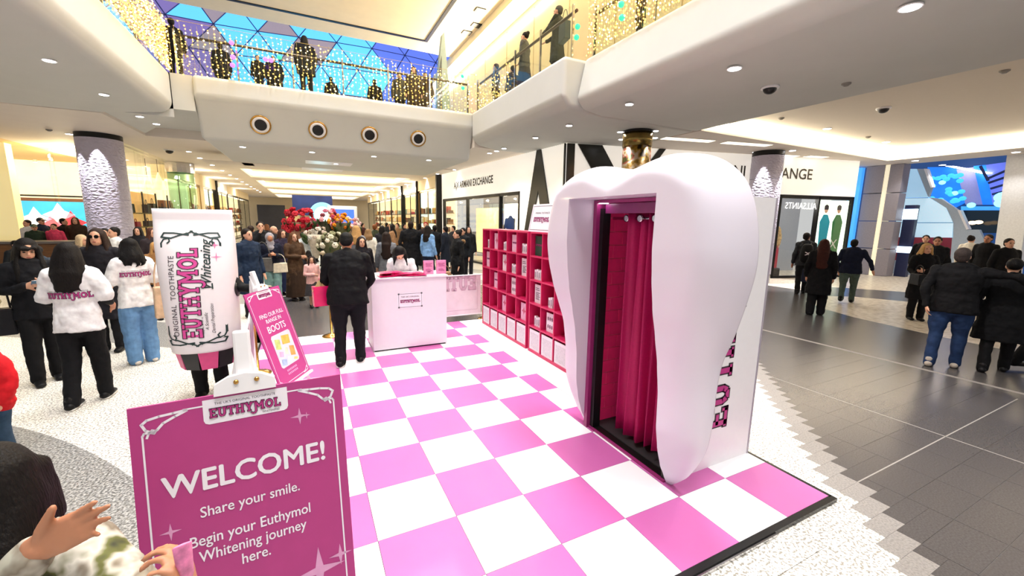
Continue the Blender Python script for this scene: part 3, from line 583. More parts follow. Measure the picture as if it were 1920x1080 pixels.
# ================================================================== generic lit shop bays along the corridor
GOODS = [mat('goods_%d' % i, c, .6, emit=c, strength=.25) for i, c in enumerate(('#c9a15a', '#7a4a2a', '#e8e0d0', '#b33a30', '#2f3a3a', '#e0b070', '#f0d8b0', '#5a2f22', '#88a090'))]  # slight emission put in to brighten the goods
WN = 3
def bay(o, d, n, L, style, label, depth=1.0, header=None, solid=False):
    """o: corner on the facade, d along it, n outward into the corridor"""
    global WN
    rg = random.Random(int(o.y * 13 + o.x * 7)); window(WN, o, d, n, 0, L, 0, 3.7, [L * .48] if L > 3 else [], 'tall shop window, ' + label, M_DARK if style != 'gold' else mat('bronze_frame', '#8a6a3a', .35, .7), .04); WN += 1
    t = thing('shop_display', label, 'shop display', o)
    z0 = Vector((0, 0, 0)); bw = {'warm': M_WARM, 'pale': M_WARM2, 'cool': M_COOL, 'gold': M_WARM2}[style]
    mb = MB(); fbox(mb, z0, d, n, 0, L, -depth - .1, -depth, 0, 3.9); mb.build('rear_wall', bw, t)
    for k in range(4):
        z = .45 + k * .62
        mb = MB(); fbox(mb, z0, d, n, .2, L - .2, -depth, -depth + .35, z, z + .04); mb.build('shelf', M_WOODW if k % 2 else M_GOLD, t)
        mb = MB(); s = .3
        while s < L - .5:
            w = rg.uniform(.12, .4); h = rg.uniform(.12, .42); mb.mi = rg.randrange(len(GOODS))
            fbox(mb, z0, d, n, s, s + w, -depth + .03, -depth + .28, z + .041, z + .04 + h); s += w + rg.uniform(.04, .3)
        tag(mb.build('goods', GOODS, t), kind='stuff')
    mb = MB(); fbox(mb, z0, d, n, 0, L, -depth, .03, 3.71, 4.345); mb.build('fascia', M_CREAM if style != 'cool' else M_WHITE, t)
    mb = MB(); fbox(mb, z0, d, n, .3, L - .3, -depth + .4, -depth + .7, 3.62, 3.68); mb.build('light_strip', M_COVE, t)
    return t
Dy = Vector((0, 1, 0)); XL = Vector((1, 0, 0)); XR = Vector((-1, 0, 0))
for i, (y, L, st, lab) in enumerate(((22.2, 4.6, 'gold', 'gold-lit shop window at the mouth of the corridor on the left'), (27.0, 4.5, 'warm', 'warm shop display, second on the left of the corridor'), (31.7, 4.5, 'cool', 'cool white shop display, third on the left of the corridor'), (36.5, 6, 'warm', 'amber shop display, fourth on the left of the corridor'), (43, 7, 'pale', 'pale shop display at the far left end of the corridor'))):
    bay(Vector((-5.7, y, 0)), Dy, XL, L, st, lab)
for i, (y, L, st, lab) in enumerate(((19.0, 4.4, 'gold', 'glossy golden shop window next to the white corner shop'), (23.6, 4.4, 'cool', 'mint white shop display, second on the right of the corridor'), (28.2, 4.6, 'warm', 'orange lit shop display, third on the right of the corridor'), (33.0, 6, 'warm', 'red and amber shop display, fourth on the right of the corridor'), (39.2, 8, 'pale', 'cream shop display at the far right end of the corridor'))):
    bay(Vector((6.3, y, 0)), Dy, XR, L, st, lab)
for sx, y in ((-5.7, 26.85), (-5.7, 31.55), (6.3, 23.45), (6.3, 28.05), (6.3, 18.85)): tag(MB().box((sx - .15, y - .1, 0), (sx + .15, y + .1, 4.34)).build('shop_pier', M_DARK if y != 26.85 else M_CREAM), {26.85: 'cream pier between shop windows on the left', 31.55: 'dark pier between shop windows on the left', 23.45: 'dark pier, second right of the corridor', 28.05: 'dark pier, third right of the corridor', 18.85: 'dark pier beside the white corner shop'}[y], 'pier')
struct(MB().box((-9, 58, 0), (10, 58.4, 5)).build('wall_back', M_CREAM))
tag(MB().box((-1.6, 54.0, 2.2), (2.9, 54.1, 4.79)).build('hanging_banner', mat('banner_blue', '#1d2f66', .7, noise=.3, scale=.8, emit='#15265c', strength=.4)), 'dark blue banner hanging at the end of the corridor', 'banner')
for x, w, h, c in ((-5.5, 3.0, 3.4, '#26262c'), (-2.4, 1.5, 2.9, '#e8c890'), (3.6, 1.8, 3.2, '#5a3c26'), (5.0, 1.0, 3.4, '#1c1c1e')): tag(MB().box((x, 56, 0), (x + w, 56.4, h)).build('end_wall_panel', mat('end_' + c[1:], c, .6, noise=.3, scale=1, emit=c, strength=.3)), 'tall %s panel on the end wall of the corridor' % {'#26262c': 'black', '#e8c890': 'cream', '#5a3c26': 'brown patterned', '#1c1c1e': 'narrow black'}[c], 'panel')
# circular illuminated sign and framed screen hanging over the crowd
p = atY(605, 402, 22); t = thing('round_sign', 'glowing light blue round sign above the flower stall', 'sign', p)
T90 = Matrix.Rotation(PI / 2, 4, 'X')
MB().lathe([(.62, -.06), (.66, 0), (.62, .06)], n=32, T=T90).build('disc', mat('sign_cyan', '#7fd6ff', .5, emit=(.25, .75, 1, 1), strength=1.3), t)
MB().lathe([(.42, .062), (.42, .07), (.33, .07), (.33, .062)], n=32, T=T90).build('ring_print', mat('sign_pale', '#e8faff', .5, emit=(.7, .95, 1, 1), strength=1.6), t)
MB().box((-.03, -.03, -p.z), (.03, .03, -.6)).build('pole', M_DARK, t)
p = atY(643, 408, 20); t = thing('framed_screen', 'white framed rounded screen standing above the flowers', 'screen', p)
sc = MB().box((-.72, -.05, -.75), (.72, .05, .6)).build('frame', M_WHITE, t); bev(sc, .12, 4)
MB().box((-.55, -.07, -.6), (.55, -.052, .42)).build('display', mat('screen_blue', '#3a5fb8', .4, noise=.5, scale=2, emit='#4a78e0', strength=.9), t)
MB().box((-.05, -.03, -p.z), (.05, .03, -.75)).build('pole', M_DARK, t)
# ================================================================== left store with bags, bar counter and big screen
struct(MB().box((-16, 24, 0), (-5.8, 24.3, 4.6)).build('wall_left', M_WARM2))
struct(MB().box((-16, 16.5, 4.36), (-5.6, 24, 4.6)).build('ceiling', mat('store_ceiling', '#cdb27a', .8, emit=(1, .75, .4, 1), strength=.12)))
wl = window(WN, Vector((-5.6, 14.55, 0)), Dy, XL, 0, 7.5, 0, 4.34, [2.6, 5.1], 'frameless corner window of the handbag store', M_GLASSW); WN += 1
window(WN, Vector((-15, 17.2, 0)), Vector((1, 0, 0)), Vector((0, -1, 0)), 0, 9.2, 0, 4.34, [1.8, 4.4, 6.8], 'wide glazed front of the left store', M_GLASSW); WN += 1
tag(MB().box((-10.2, 17.6, 0), (-9.4, 18.0, 4.34)).build('store_pier', mat('lit_pier', '#f6e3a8', .6, emit=(1, .8, .4, 1), strength=.6)), 'bright yellow pier at the front of the left store', 'pier')
t = thing('video_wall', 'wide blue video screen inside the left store', 'screen', (-9.6, 23.4, 0))
MB().box((-2.9, -.1, 1.0), (1.9, .1, 2.5)).build('screen', mat('video', '#2aa8e8', .4, noise=.3, scale=1.3, emit=(.06, .45, .95, 1), strength=1.0), t)
for x, z, c in ((-1.7, 1.7, '#f4f4ff'), (-.9, 1.9, '#ffffff'), (-.5, 1.55, '#e0384c'), (.6, 1.95, '#f7e8ee'), (-1.2, 1.35, '#f86a7a'), (.9, 1.4, '#f7f7ff')):
    g = MB(); put2d(g, [star2d(0, 0, .55, .5)], frame((x, -.105, z), (1, 0, 0), (0, 0, 1)), 0); g.build('picture', mat('vid_' + c[1:], c, .5, emit=c, strength=.9), t)
MB().box((-3.1, -.02, .2), (2.1, .12, 2.65)).build('surround', mat('oak', '#7a4a22', .5, noise=.2, scale=3), t)
t = thing('metal_frame', 'thin black square frame standing before the video screen', 'frame', (-9.3, 18.6, 0))
for a, b in (((-1.25, 0, 1.0), (-1.2, .05, 2.62)), ((1.6, 0, 1.0), (1.65, .05, 2.62)), ((-1.25, 0, 2.58), (1.65, .05, 2.64))): MB().box(a, b).build('bar', M_DARK, t)
# oak bar counter
t = thing('bar_counter', 'oak bar counter with grey top at the left', 'counter', (-11.2, 14.8, 0))
MB().box((-4, 0, 0), (4.6, .7, 1.02)).build('front', M_WOODW, t)
for k in range(7): MB().box((-4 + k * 1.22, -.02, .1), (-4 + k * 1.22 + 1.17, -.001, .98)).build('panel', mat('oak_light', '#6e4720', .5, noise=.25, scale=4, stretch=(1, 1, 10)), t)
MB().box((-4.1, -.08, 1.02), (4.7, .8, 1.09)).build('top', mat('grey_top', '#6a6460', .3), t)
tag(MB().box((-13.2, 14.9, 1.091), (-12.4, 15.4, 1.42)).build('storage_box', mat('clear_plastic', '#c9c9c2', .4)), 'grey plastic box on the bar counter at the left edge', 'box')
# shelving with handbags behind the corner window
sh = thing('bag_shelf', 'brass shelving with lit shelves in the handbag store', 'shelf', (-6.4, 16.9, 0))
MB().box((-.25, 0, 0), (-.2, 5.2, 2.9)).build('back_panel', mat('amber_panel', '#e3a050', .5, noise=.3, scale=2, emit=(1, .58, .2, 1), strength=.7), sh)
SHZ = (.35, .9, 1.45, 2.0)
for z in SHZ: MB().box((-.2, 0, z), (.25, 5.2, z + .04)).build('shelf', M_GOLD, sh)
for y in (0, 1.7, 3.4, 5.15): MB().box((.2, y, 0), (.25, y + .05, 2.9)).build('post', M_DARK, sh)
def bag(x, y, z, w, h, d, col, label, rz=PI / 2):
    t = thing('handbag', label, 'handbag', (x, y, z), rz, 'bags on the store shelves')
    o = MB().prism([(-w / 2, 0), (w / 2, 0), (w * .42, h), (-w * .42, h)], -d / 2, d / 2, 'y').build('body', cmat(col, .45), t); bev(o, .015)
    MB().tube([Vector((w * .22 * math.cos(a), 0, h + h * .55 * math.sin(a))) for a in [PI * k / 8 for k in range(9)]], .012, 6).build('handle', cmat(col, .45), t)
bags = ((.7, 2.04, .62, .34, '#16181a', 'large black tote on the top shelf, nearest the column'), (2.7, 2.04, .5, .36, '#23201c', 'black handbag in the middle of the top shelf'), (3.5, 2.04, .6, .42, '#1c2226', 'tall dark handbag right of the middle on the top shelf'), (4.9, 2.04, .5, .3, '#2b2a2a', 'dark handbag at the right end of the top shelf'), (1.2, 1.49, .5, .2, '#b01f30', 'red bag on the second shelf'), (2.6, 1.49, .55, .22, '#3a2518', 'brown bag on the second shelf'), (3.8, 1.49, .5, .24, '#4a3020', 'tan bag on the second shelf'), (1.0, .94, .5, .25, '#5a3a1c', 'brown bag on the third shelf'), (2.9, .94, .5, .25, '#2a2018', 'dark bag on the third shelf'))
for y, z, w, h, c, lab in bags: bag(-6.35, 16.95 + y, z, w, h, .2, c, lab)
for i, (px, py) in enumerate(((277, 345), (298, 340))):
    p = atY(px, py, 19.5); t = thing('pendant_lamp', 'white cone pendant lamp in the handbag store, %s one' % ('left', 'right')[i], 'lamp', p)
    MB().lathe([(.24, -.35), (.04, .3), (.02, .37)], n=20).build('shade', mat('lamp_shade', '#fff0c8', .6, emit=(1, .85, .5, 1), strength=1.1), t, True); MB().box((-.008, -.008, .35), (.008, .008, 4.3 - p.z)).build('cable', M_DARK, t)
for i, (px, py) in enumerate(((95, 298), (86, 317), (97, 315), (56, 321), (73, 321), (158, 321), (230, 306), (119, 384))):
    p = atZ(px, py, 4.3); p.y = min(p.y, 23.6); t = thing('store_spotlight', 'small warm spotlight in the left store, number %d counting by height' % (i + 1), 'light', p, 0, 'store spotlights')
    t['label'] = 'small warm spotlight hanging in the left store ceiling'
    MB().lathe([(.07, -.05), (.07, .0), (.05, .12)], n=12).build('body', M_WHITE, t); MB().lathe([(.06, -.056), (.06, -.05)], n=12).build('lamp', M_LED, t); MB().box((-.01, -.01, .1), (.01, .01, max(.12, 4.35 - p.z))).build('stem', M_WHITE, t)
# glass column with green tint by the corridor
t = thing('glass_vitrine', 'tall green-tinted glass display column at the store corner', 'vitrine', (-5.35, 24.1 - 3.0, 0)); MB().lathe([(.5, .1), (.5, 3.9)], n=20).build('glass', glass_mat('green_glass', (.6, .8, .68, 1), .4), t, True); MB().lathe([(.55, 0), (.55, .1)], n=20).build('base', M_DARK, t); MB().lathe([(.55, 3.9), (.55, 4.34)], n=20).build('cap', M_CHROME, t)
# ================================================================== right zone: panelled column, escalator well, blue glass hall
t = thing('panelled_column', 'tall grey panelled column with a cream light slot at the right', 'column', (20.45, 4.95, 0))
for k in range(4):
    z0 = k * 1.09; 
    MB().box((-.25, .02, z0 + .01), (.3, .62, z0 + 1.07)).build('panel', mat('column_panel', '#8d8992', .5), t); MB().box((-.25, -.55, z0 + .01), (.3, -.14, z0 + 1.07)).build('panel', mat('column_panel', '#8d8992', .5), t)
MB().box((-.22, -.14, 0), (.3, .02, 4.34)).build('light_slot', mat('slot_cream', '#efe6c4', .5, emit=(1, .93, .7, 1), strength=.5), t)
BL = mat('blue_glow', '#3f9fff', .4, noise=.3, scale=1.2, emit=(.05, .32, 1, 1), strength=.9); BL2 = mat('pale_blue_panel', '#bcdcf0', .5, noise=.1, scale=1, emit=(.35, .65, .95, 1), strength=.45)
tag(MB().box((20.0, 5.62, .2), (20.2, 6.0, 4.3)).build('blue_light_panel', BL), 'narrow glowing blue panel beside the white shop front', 'panel')
t = thing('information_totem', 'dark sign totem with two white glowing panels', 'sign', (20.9, 4.2, 0))
MB().box((-.12, -.18, 0), (.12, .18, 2.8)).build('body', mat('totem_navy', '#14204a', .4), t); MB().box((-.16, -.24, 2.25), (-.125, .3, 2.65)).build('panel', mat('totem_glow', '#ddeeff', .4, emit=(.6, .8, 1, 1), strength=2), t); MB().box((-.16, -.24, .95), (-.125, .24, 1.2)).build('panel', MATS['totem_glow'], t)
es = thing('escalator_side', 'pale slanted panelled side of the escalator under blue light', 'escalator', (22, 0, 0))
def yz(q, X): p = atX(1640 + q[0] / 4.696, 290 + q[1] / 4.696, X); return (p.y, p.z)
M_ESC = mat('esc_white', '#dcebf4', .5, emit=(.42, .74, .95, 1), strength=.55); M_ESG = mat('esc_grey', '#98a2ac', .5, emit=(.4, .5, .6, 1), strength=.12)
for i, (quad, m) in enumerate(((((232, 125), (368, 125), (470, 375), (195, 380)), BL2), (((195, 385), (495, 382), (630, 470), (688, 596), (188, 596)), M_ESC), (((188, 602), (692, 602), (690, 730), (210, 726)), M_ESC), (((372, 125), (440, 125), (500, 290), (470, 372)), M_ESG), (((475, 375), (590, 390), (735, 490), (815, 660), (920, 660), (985, 800), (985, 1000), (660, 1000), (692, 600), (632, 470)), M_ESG), (((735, 488), (760, 488), (835, 655), (815, 662)), M_WHITE), (((440, 125), (465, 125), (515, 285), (500, 292)), M_WHITE))):
    MB().prism([yz(q, 22.0) for q in quad][::-1], 0 if i < 5 else -.08, .2, 'x').build('panel', m, es)
V3 = lambda *a: Vector(a)
MB().box((0, 1.4, 0), (.2, 5.4, .55)).build('base', M_ESG, es)
bh = thing('blue_hall', 'distant glass hall washed in blue light', 'hall', (27, 0, 0))
MB().box((0, -16, 0), (.3, 10, 9)).build('rear_wall', mat('hall_dark', '#1c2c4a', .4, noise=.3, scale=.5, emit=(.02, .1, .35, 1), strength=.5), bh)
M_HB = mat('hall_blue', '#1668e0', .4, noise=.5, scale=1.6, emit=(.01, .22, .95, 1), strength=.8); M_HV = mat('hall_violet', '#5a68e0', .4, noise=.5, scale=1.2, emit=(.16, .22, .85, 1), strength=.7)
for i, (quad, m) in enumerate(((((465, 110), (760, 110), (800, 420), (700, 470), (500, 380)), M_HB), (((720, 130), (870, 110), (960, 440), (800, 440)), mat('hall_drum', '#8a88b0', .5, emit=(.2, .2, .42, 1), strength=.6)), (((870, 100), (980, 90), (1040, 440), (950, 440)), M_HB), (((980, 90), (1270, 50), (1230, 440), (1040, 440)), M_HV), (((620, 100), (700, 100), (1030, 160), (960, 170)), M_LED), (((760, 455), (1200, 455), (1200, 490), (760, 490)), BL), (((760, 490), (1180, 490), (1165, 690), (860, 690)), mat('dark_glass', '#10151c', .1)))):
    MB().prism([yz(q, 26.5 - i * .12) for q in quad][::-1], -.5 - i * .12, -.4 - i * .12, 'x').build('panel', m, bh)
for a_, b_ in (((985, 215), (1260, 95)), ((1000, 250), (1250, 165)), ((1020, 300), (1240, 235)), ((1035, 350), (1235, 300)), ((930, 100), (1000, 230))):
    pa, pb = yz(a_, 25.2), yz(b_, 25.2); MB().tube([V3(-1.8, *pa), V3(-1.8, *pb)], .05, 6).build('truss', mat('truss_dark', '#20306a', .5), bh)
rg = random.Random(5)
for x, y, r, m in [(rg.uniform(500, 780), rg.uniform(150, 420), .12, 0) for k in range(22)] + [(1125, 375, .26, 1), (1185, 390, .2, 1), (1115, 425, .22, 1), (1175, 432, .22, 1), (850, 445, .14, 1), (595, 245, .12, 1), (705, 340, .12, 1)]:
    pa = yz((x, y), 25.0); MB().ell((-2.0, *pa), (.06, r, r * .8), 10, 6).build('blue_lamp', mat('blue_lamp%d' % m, '#40b0ff', .4, emit=((.05, .5, 1, 1), (.25, .8, 1, 1))[m], strength=(1.2, 2.2)[m]), bh, True)
for x, y in ((860, 600), (915, 595), (1135, 578)): pa = yz((x, y), 24.9); MB().ell((-2.1, *pa), (.05, .14, .08), 8, 5).build('warm_lamp', mat('warm_lamp', '#ffd0a0', .4, emit=(1, .7, .4, 1), strength=3), bh, True)
t = thing('leaning_column', 'white leaning column at the right edge', 'column', (20.9, 1.7, 0)); a = atX(1916, 305, 20.9); b = atX(1893, 470, 20.9); sl_ = (a.y - b.y) / (a.z - b.z); yb = b.y - b.z * sl_ - 1.7; yt = a.y + (6 - a.z) * sl_ - 1.7
MB().prism([(yt - .3, 6), (yt + .3, 6), (yb + .3, 0), (yb - .3, 0)], -.2, .2, 'x').build('shaft', mat('col_white', '#e4e6e8', .5), t); MB().box((-.3, yb - .4, 0), (.3, yb + .4, .05)).build('base', M_CHROME, t)
tag(MB().box((23.0, 3.2, 0), (23.5, 5.6, 1.55)).build('red_kiosk', mat('kiosk_red', '#b03038', .5)), 'red kiosk panel behind the sign totem', 'kiosk')
kk = thing('ticket_counter', 'dark blue counter with screen beside the sign totem', 'counter', (22.3, 3.6, 0)); MB().box((0, -.1, 0), (.4, 1.2, 1.0)).build('body', mat('counter_navy', '#1b2748', .4), kk); MB().box((.0, -.9, .4), (.3, -.5, 1.5)).build('screen', BL, kk)
struct(MB().box((31, -14, 0), (31.3, 9, 7)).build('wall_far', mat('hall_wall', '#20304c', .6)))
# ================================================================== PEOPLE
SKIN = {'light': mat('skin_light', '#d9a487', .5, noise=.06, sss=.05), 'mid': mat('skin_mid', '#b67c5c', .5, noise=.06, sss=.05), 'dark': mat('skin_dark', '#5d3a28', .5, noise=.06)}
M_EYE = mat('eye_dark', '#120c0a', .2); M_LIP = mat('lip', '#9c4a48', .5)
def hair_mat(c): return mat('hair_' + c[1:], c, .6, noise=.35, scale=30, bump=.35, spec=.18, stretch=(6, 6, 1))
def atD(px, py, d): return CAM + ray(px, py) * d
def V(*a): return Vector(a)
def hand(mb, w, f, nrm, side, curl=.25, spread=.1, s=1.0, thumb=.6, n=8):
    """w wrist, f finger direction, nrm palm normal (out of the palm), side +1 when the thumb lies along f x nrm"""
    f = f.normalized(); nrm = (nrm - f * nrm.dot(f)).normalized(); a = f.cross(nrm) * side
    P = lambda u, v, q: w + (a * u + f * v + nrm * q) * s
    def ring_loft(pts): mb.loft([(p, r, r) for p, r in pts], n)
    # palm as side-by-side metacarpal lofts merged
    for u, r in ((.03, .016), (.012, .017), (-.008, .016), (-.027, .014)):
        ring_loft([(P(u * .62, -.01, 0), r * s * 1.05), (P(u * .9, .045, .001), r * s * 1.02), (P(u, .088, 0), r * s * .92)])
    base = [(.032, .09, .070, .0092), (.011, .094, .079, .0096), (-.0105, .09, .073, .0092), (-.030, .08, .057, .008)]
    for k, (u, v, L, r) in enumerate(base):
        sp = (1.5 - k) * spread; c = curl if not isinstance(curl, (list, tuple)) else curl[k]
        d2 = Vector((math.sin(sp), math.cos(sp), 0)); p = Vector((u, v, 0)); ang = 0; pts = [(P(p.x, p.y - .012, p.z), r * s * 1.1)]
        for seg, fr in enumerate((.45, .3, .25)):
            ang += c * (1.0, 1.25, .9)[seg]
            step = Vector((d2.x * math.cos(ang), d2.y * math.cos(ang), math.sin(ang))) * (L * fr)
            pm = p + step * .5; p = p + step
            pts.append((P(pm.x, pm.y, pm.z), r * s * (.98 - .07 * seg))); pts.append((P(p.x, p.y, p.z), r * s * (.95 - .1 * seg)))
        ring_loft(pts)
    t0 = (.022, .02, .006); pts = [(P(*t0), .015 * s), (P(.04, .04, .014), .0135 * s)]
    tx, ty = math.sin(thumb), math.cos(thumb)
    pts += [(P(.043 + .032 * tx, .045 + .032 * ty, .02), .0115 * s), (P(.043 + .058 * tx, .045 + .058 * ty, .024), .0095 * s)]
    ring_loft(pts)
ARM = {'hang': ((.245, -.03, 1.11), (.25, .05, .86)), 'back': ((.24, -.12, 1.13), (.25, -.14, .88)), 'fwd': ((.235, .03, 1.12), (.2, .24, 1.02)), 'phone': ((.225, .0, 1.12), (.07, .23, 1.2)), 'fold': ((.24, .06, 1.13), (-.04, .2, 1.12)), 'face': ((.2, .12, 1.16), (.05, .16, 1.43)), 'pocket': ((.27, -.08, 1.12), (.2, .06, .92)), 'out': ((.32, -.02, 1.14), (.45, .02, .93)), 'rail': ((.24, .14, 1.16), (.16, .36, 1.05)), 'hug': ((.42, .02, 1.36), (.62, .06, 1.28)), 'low': ((.24, .08, 1.12), (.14, .26, .92))}
FOLD = bpy.data.textures.new('cloth_folds', 'CLOUDS'); FOLD.noise_scale = .11; FOLD.noise_depth = 2
def folds(o, st):
    d = o.modifiers.new('folds', 'DISPLACE'); d.texture = FOLD; d.texture_coords = 'LOCAL'; d.strength = st; d.mid_level = .5; return o
def remesh(o, vox, it=2):
    r = o.modifiers.new('remesh', 'REMESH'); r.mode = 'VOXEL'; r.voxel_size = vox; r.use_smooth_shade = True
    if it: s = o.modifiers.new('smooth', 'SMOOTH'); s.factor = .5; s.iterations = it
    return o
PEOPLE = 0
def person(label, x, y, face, h=1.68, z=0.0, top='#15151a', topk='jacket', bot='#15151a', botk='trousers', shoes='#101012', hair='#15100e', hairk='short', skin='light', L='hang', R='hang', stride=.0, lean=0.0, look=0.0, tilt=0.0, vox=.016, female=False, sole=None, name='person', group=None, detail=False, handspec=None, build=1.0, mat_top=None, hood=None):
    """face: heading in degrees, 0 = +Y (away from the camera), counter-clockwise"""
    t = thing(name, label, 'person', (x, y, z), math.radians(face), group); k = h / 1.7; bw = build * (.93 if female else 1.0)
    lr = math.radians(lean); hip = V(0, 0, .92)
    def U(p):      # torso lean about the hips
        p = Vector(p)
        if p.z > .92 and lean: d = p - hip; p = hip + V(d.x, d.y * math.cos(lr) + d.z * math.sin(lr), d.z * math.cos(lr) - d.y * math.sin(lr))
        return p * k
    hc = V(0, .02, 1.585)
    hr = Matrix.Rotation(math.radians(look), 3, 'Z') @ Matrix.Rotation(-math.radians(tilt), 3, 'X')
    def Hd(p): return U(hc + hr @ Vector(p))
    def arm(side, pose):
        e, w = (ARM[pose] if isinstance(pose, str) else pose); s = side
        sh = U((.175 * s * bw, 0, 1.395)); 
        if isinstance(pose, str): return sh, U((e[0] * s * bw, e[1], e[2])), U((w[0] * s, w[1], w[2]))
        return sh, Vector(e), Vector(w)
    arms = {1: arm(1, R), -1: arm(-1, L)}
    legs = {}
    for s in (1, -1):
        st = stride * s; legs[s] = (V(.088 * s * bw, 0, .9) * k, V(.092 * s * bw, st * .5 + .025, .49 + abs(st) * .02) * k, V(.095 * s * bw, st * 1.0 - (.04 if st < 0 else 0), .085 + (.05 if st < -.12 else 0)) * k)
    nn = 14 if vox < .013 else 10
    b = MB()
    b.loft([(U((0, 0, .86)), .15 * bw * k, .105 * k), (U((0, 0, .98)), .158 * bw * k, .108 * k), (U((0, .005, 1.1)), .128 * bw * k, .092 * k), (U((0, .01, 1.25)), .150 * bw * k, .108 * k), (U((0, .0, 1.36)), .155 * bw * k, .096 * k), (U((0, -.005, 1.43)), .11 * bw * k, .075 * k)], nn)
    b.loft([(U((0, -.005, 1.40)), .058 * k, .06 * k), (U((0, .0, 1.5)), .048 * k, .052 * k), (Hd((0, -.012, -.03)), .046 * k, .05 * k)], nn)
    TH = hr.to_4x4()
    # head: cranium, jaw, nose, ears
    b.ell(Hd((0, -.012, .03)), (.074 * k, .093 * k, .088 * k), 16, 12, TH); b.ell(Hd((0, .018, -.035)), (.060 * k, .07 * k, .08 * k), 14, 10, TH)
    if vox < .02:
        b.loft([(Hd((0, .088, .018)), .009 * k, .009 * k), (Hd((0, .1, -.012)), .013 * k, .013 * k)], 8); 
        for s in (1, -1): b.ell(Hd((.075 * s, -.005, 0)), (.012 * k, .02 * k, .03 * k), 8, 6, TH)
        b.ell(Hd((0, .082, -.05)), (.022 * k, .008 * k, .012 * k), 8, 6, TH)
    for s in (1, -1):
        sh, el, wr = arms[s]; f = (wr - el).normalized()
        b.loft([(sh, .05 * k, .05 * k), (sh.lerp(el, .5), .043 * k, .043 * k), (el, .036 * k, .036 * k), (el.lerp(wr, .35), .037 * k, .037 * k), (wr, .026 * k, .026 * k)], nn)
        hs = (handspec or {}).get(s)
        if hs: hand(b, wr, hs[0], hs[1], hs[2] if len(hs) > 2 else s, *(hs[3:] if len(hs) > 3 else ()), s=k * .98)
        elif vox < .013: hand(b, wr, f, V(-s, .15, 0), -1 if f.z > -.3 and s < 0 else (1 if s < 0 else -1), .35, .06, k * .98)
        else: b.loft([(wr, .026 * k, .02 * k), (wr + f * .07 * k, .036 * k, .018 * k), (wr + f * .15 * k, .022 * k, .014 * k)], 8)
        hp, kn, an = legs[s]
        b.loft([(hp, .085 * bw * k, .085 * k), (hp.lerp(kn, .5), .07 * bw * k, .074 * k), (kn, .052 * k, .055 * k), (kn.lerp(an, .35), .052 * k, .055 * k), (an, .034 * k, .038 * k)], nn)
        b.loft([(an + V(0, -.05, -.045) * k, .036 * k, .035 * k), (an + V(0, .05, -.05) * k, .042 * k, .03 * k), (an + V(0, .14, -.06) * k, .036 * k, .02 * k)], 8)
    remesh(b.build('body', SKIN[skin], t), vox)
    cv_ = max(vox * .9, .011); mt = mat_top or cmat(top); mbt = cmat(bot)
    # ---- trousers or skirt
    g = MB()
    if botk == 'trousers' or botk == 'wide':
        wd = 1.18 if botk == 'trousers' else 1.5
        g.loft([(U((0, 0, .84)), .165 * bw * k, .125 * k), (U((0, 0, .96)), .168 * bw * k, .12 * k), (U((0, 0, 1.06)), .142 * bw * k, .105 * k)], nn)
        for s in (1, -1):
            hp, kn, an = legs[s]; g.loft([(hp, .098 * bw * k, .1 * k), (hp.lerp(kn, .5), .082 * bw * k * wd * .95, .088 * k * wd * .93), (kn, .066 * k * wd, .068 * k * wd), (kn.lerp(an, .5), .06 * k * wd, .064 * k * wd), (an + V(0, 0, -.03) * k, .055 * k * wd, .06 * k * wd)], nn)
        tr_ = remesh(g.build('trousers', mbt, t), cv_); folds(tr_, .025 * k) if vox < .0165 else None
    elif botk == 'skirt':
        g.loft([(V(0, 0, .42) * k, .27 * k, .24 * k), (V(0, 0, .7) * k, .22 * k, .18 * k), (U((0, 0, 1.0)), .15 * bw * k, .115 * k)], 18, 'flat'); remesh(g.build('skirt', mbt, t), cv_)
    elif botk == 'long':
        g.loft([(V(0, 0, .1) * k, .27 * k, .24 * k), (V(0, 0, .5) * k, .23 * k, .2 * k), (V(0, 0, .8) * k, .19 * k, .15 * k), (U((0, 0, 1.02)), .15 * bw * k, .115 * k)], 18, 'flat'); remesh(g.build('skirt', mbt, t), cv_)
    # ---- shoes
    for s in (1, -1):
        an = legs[s][2]; q = MB(); q.loft([(an + V(0, -.055, -.042) * k, .042 * k, .042 * k), (an + V(0, .05, -.045) * k, .048 * k, .038 * k), (an + V(0, .15, -.057) * k, .042 * k, .026 * k)], 12)
        if sole is None or not detail: q.loft([(an + V(0, -.02, .03) * k, .045 * k, .048 * k), (an + V(0, .0, -.04) * k, .045 * k, .05 * k)], 10)
        so = q.build('shoe', cmat(shoes, .5), t, True)
        if sole: MB().loft([(an + V(0, -.07, -.073) * k, .044 * k, .01 * k), (an + V(0, .05, -.073) * k, .052 * k, .011 * k), (an + V(0, .175, -.073) * k, .042 * k, .01 * k)], 10).build('sole', cmat(sole, .6), so, True)
    # ---- top
    g = MB(); inf, bz, slv, fl = {'tee': (1.17, .80, .5, 1.02), 'shirt': (1.12, .88, 1, 1), 'jacket': (1.25, .80, 1, 1.0), 'coat': (1.26, .48, 1, 1.15), 'puffer': (1.5, .78, 1, .95), 'longcoat': (1.24, .25, 1, 1.3), 'parka': (1.36, .62, 1, 1.05)}[topk]
    ai = {'tee': 1.75, 'puffer': 1.85, 'parka': 1.6}.get(topk, 1.42)
    rings = [(.98, .162, .112), (1.1, .142, .102), (1.25, .158, .114), (1.36, .165, .102), (1.425, .125, .082)]
    R_ = [(U((0, 0, bz)), .168 * bw * inf * fl * k, .118 * inf * fl * k)] + ([(U((0, 0, (bz + .98) / 2)), .168 * bw * inf * (1 + fl) / 2 * k, .118 * inf * (1 + fl) / 2 * k)] if bz < .75 else []) + [(U((0, .004, zz)), rx * bw * inf * k, ry * inf * k) for zz, rx, ry in rings]
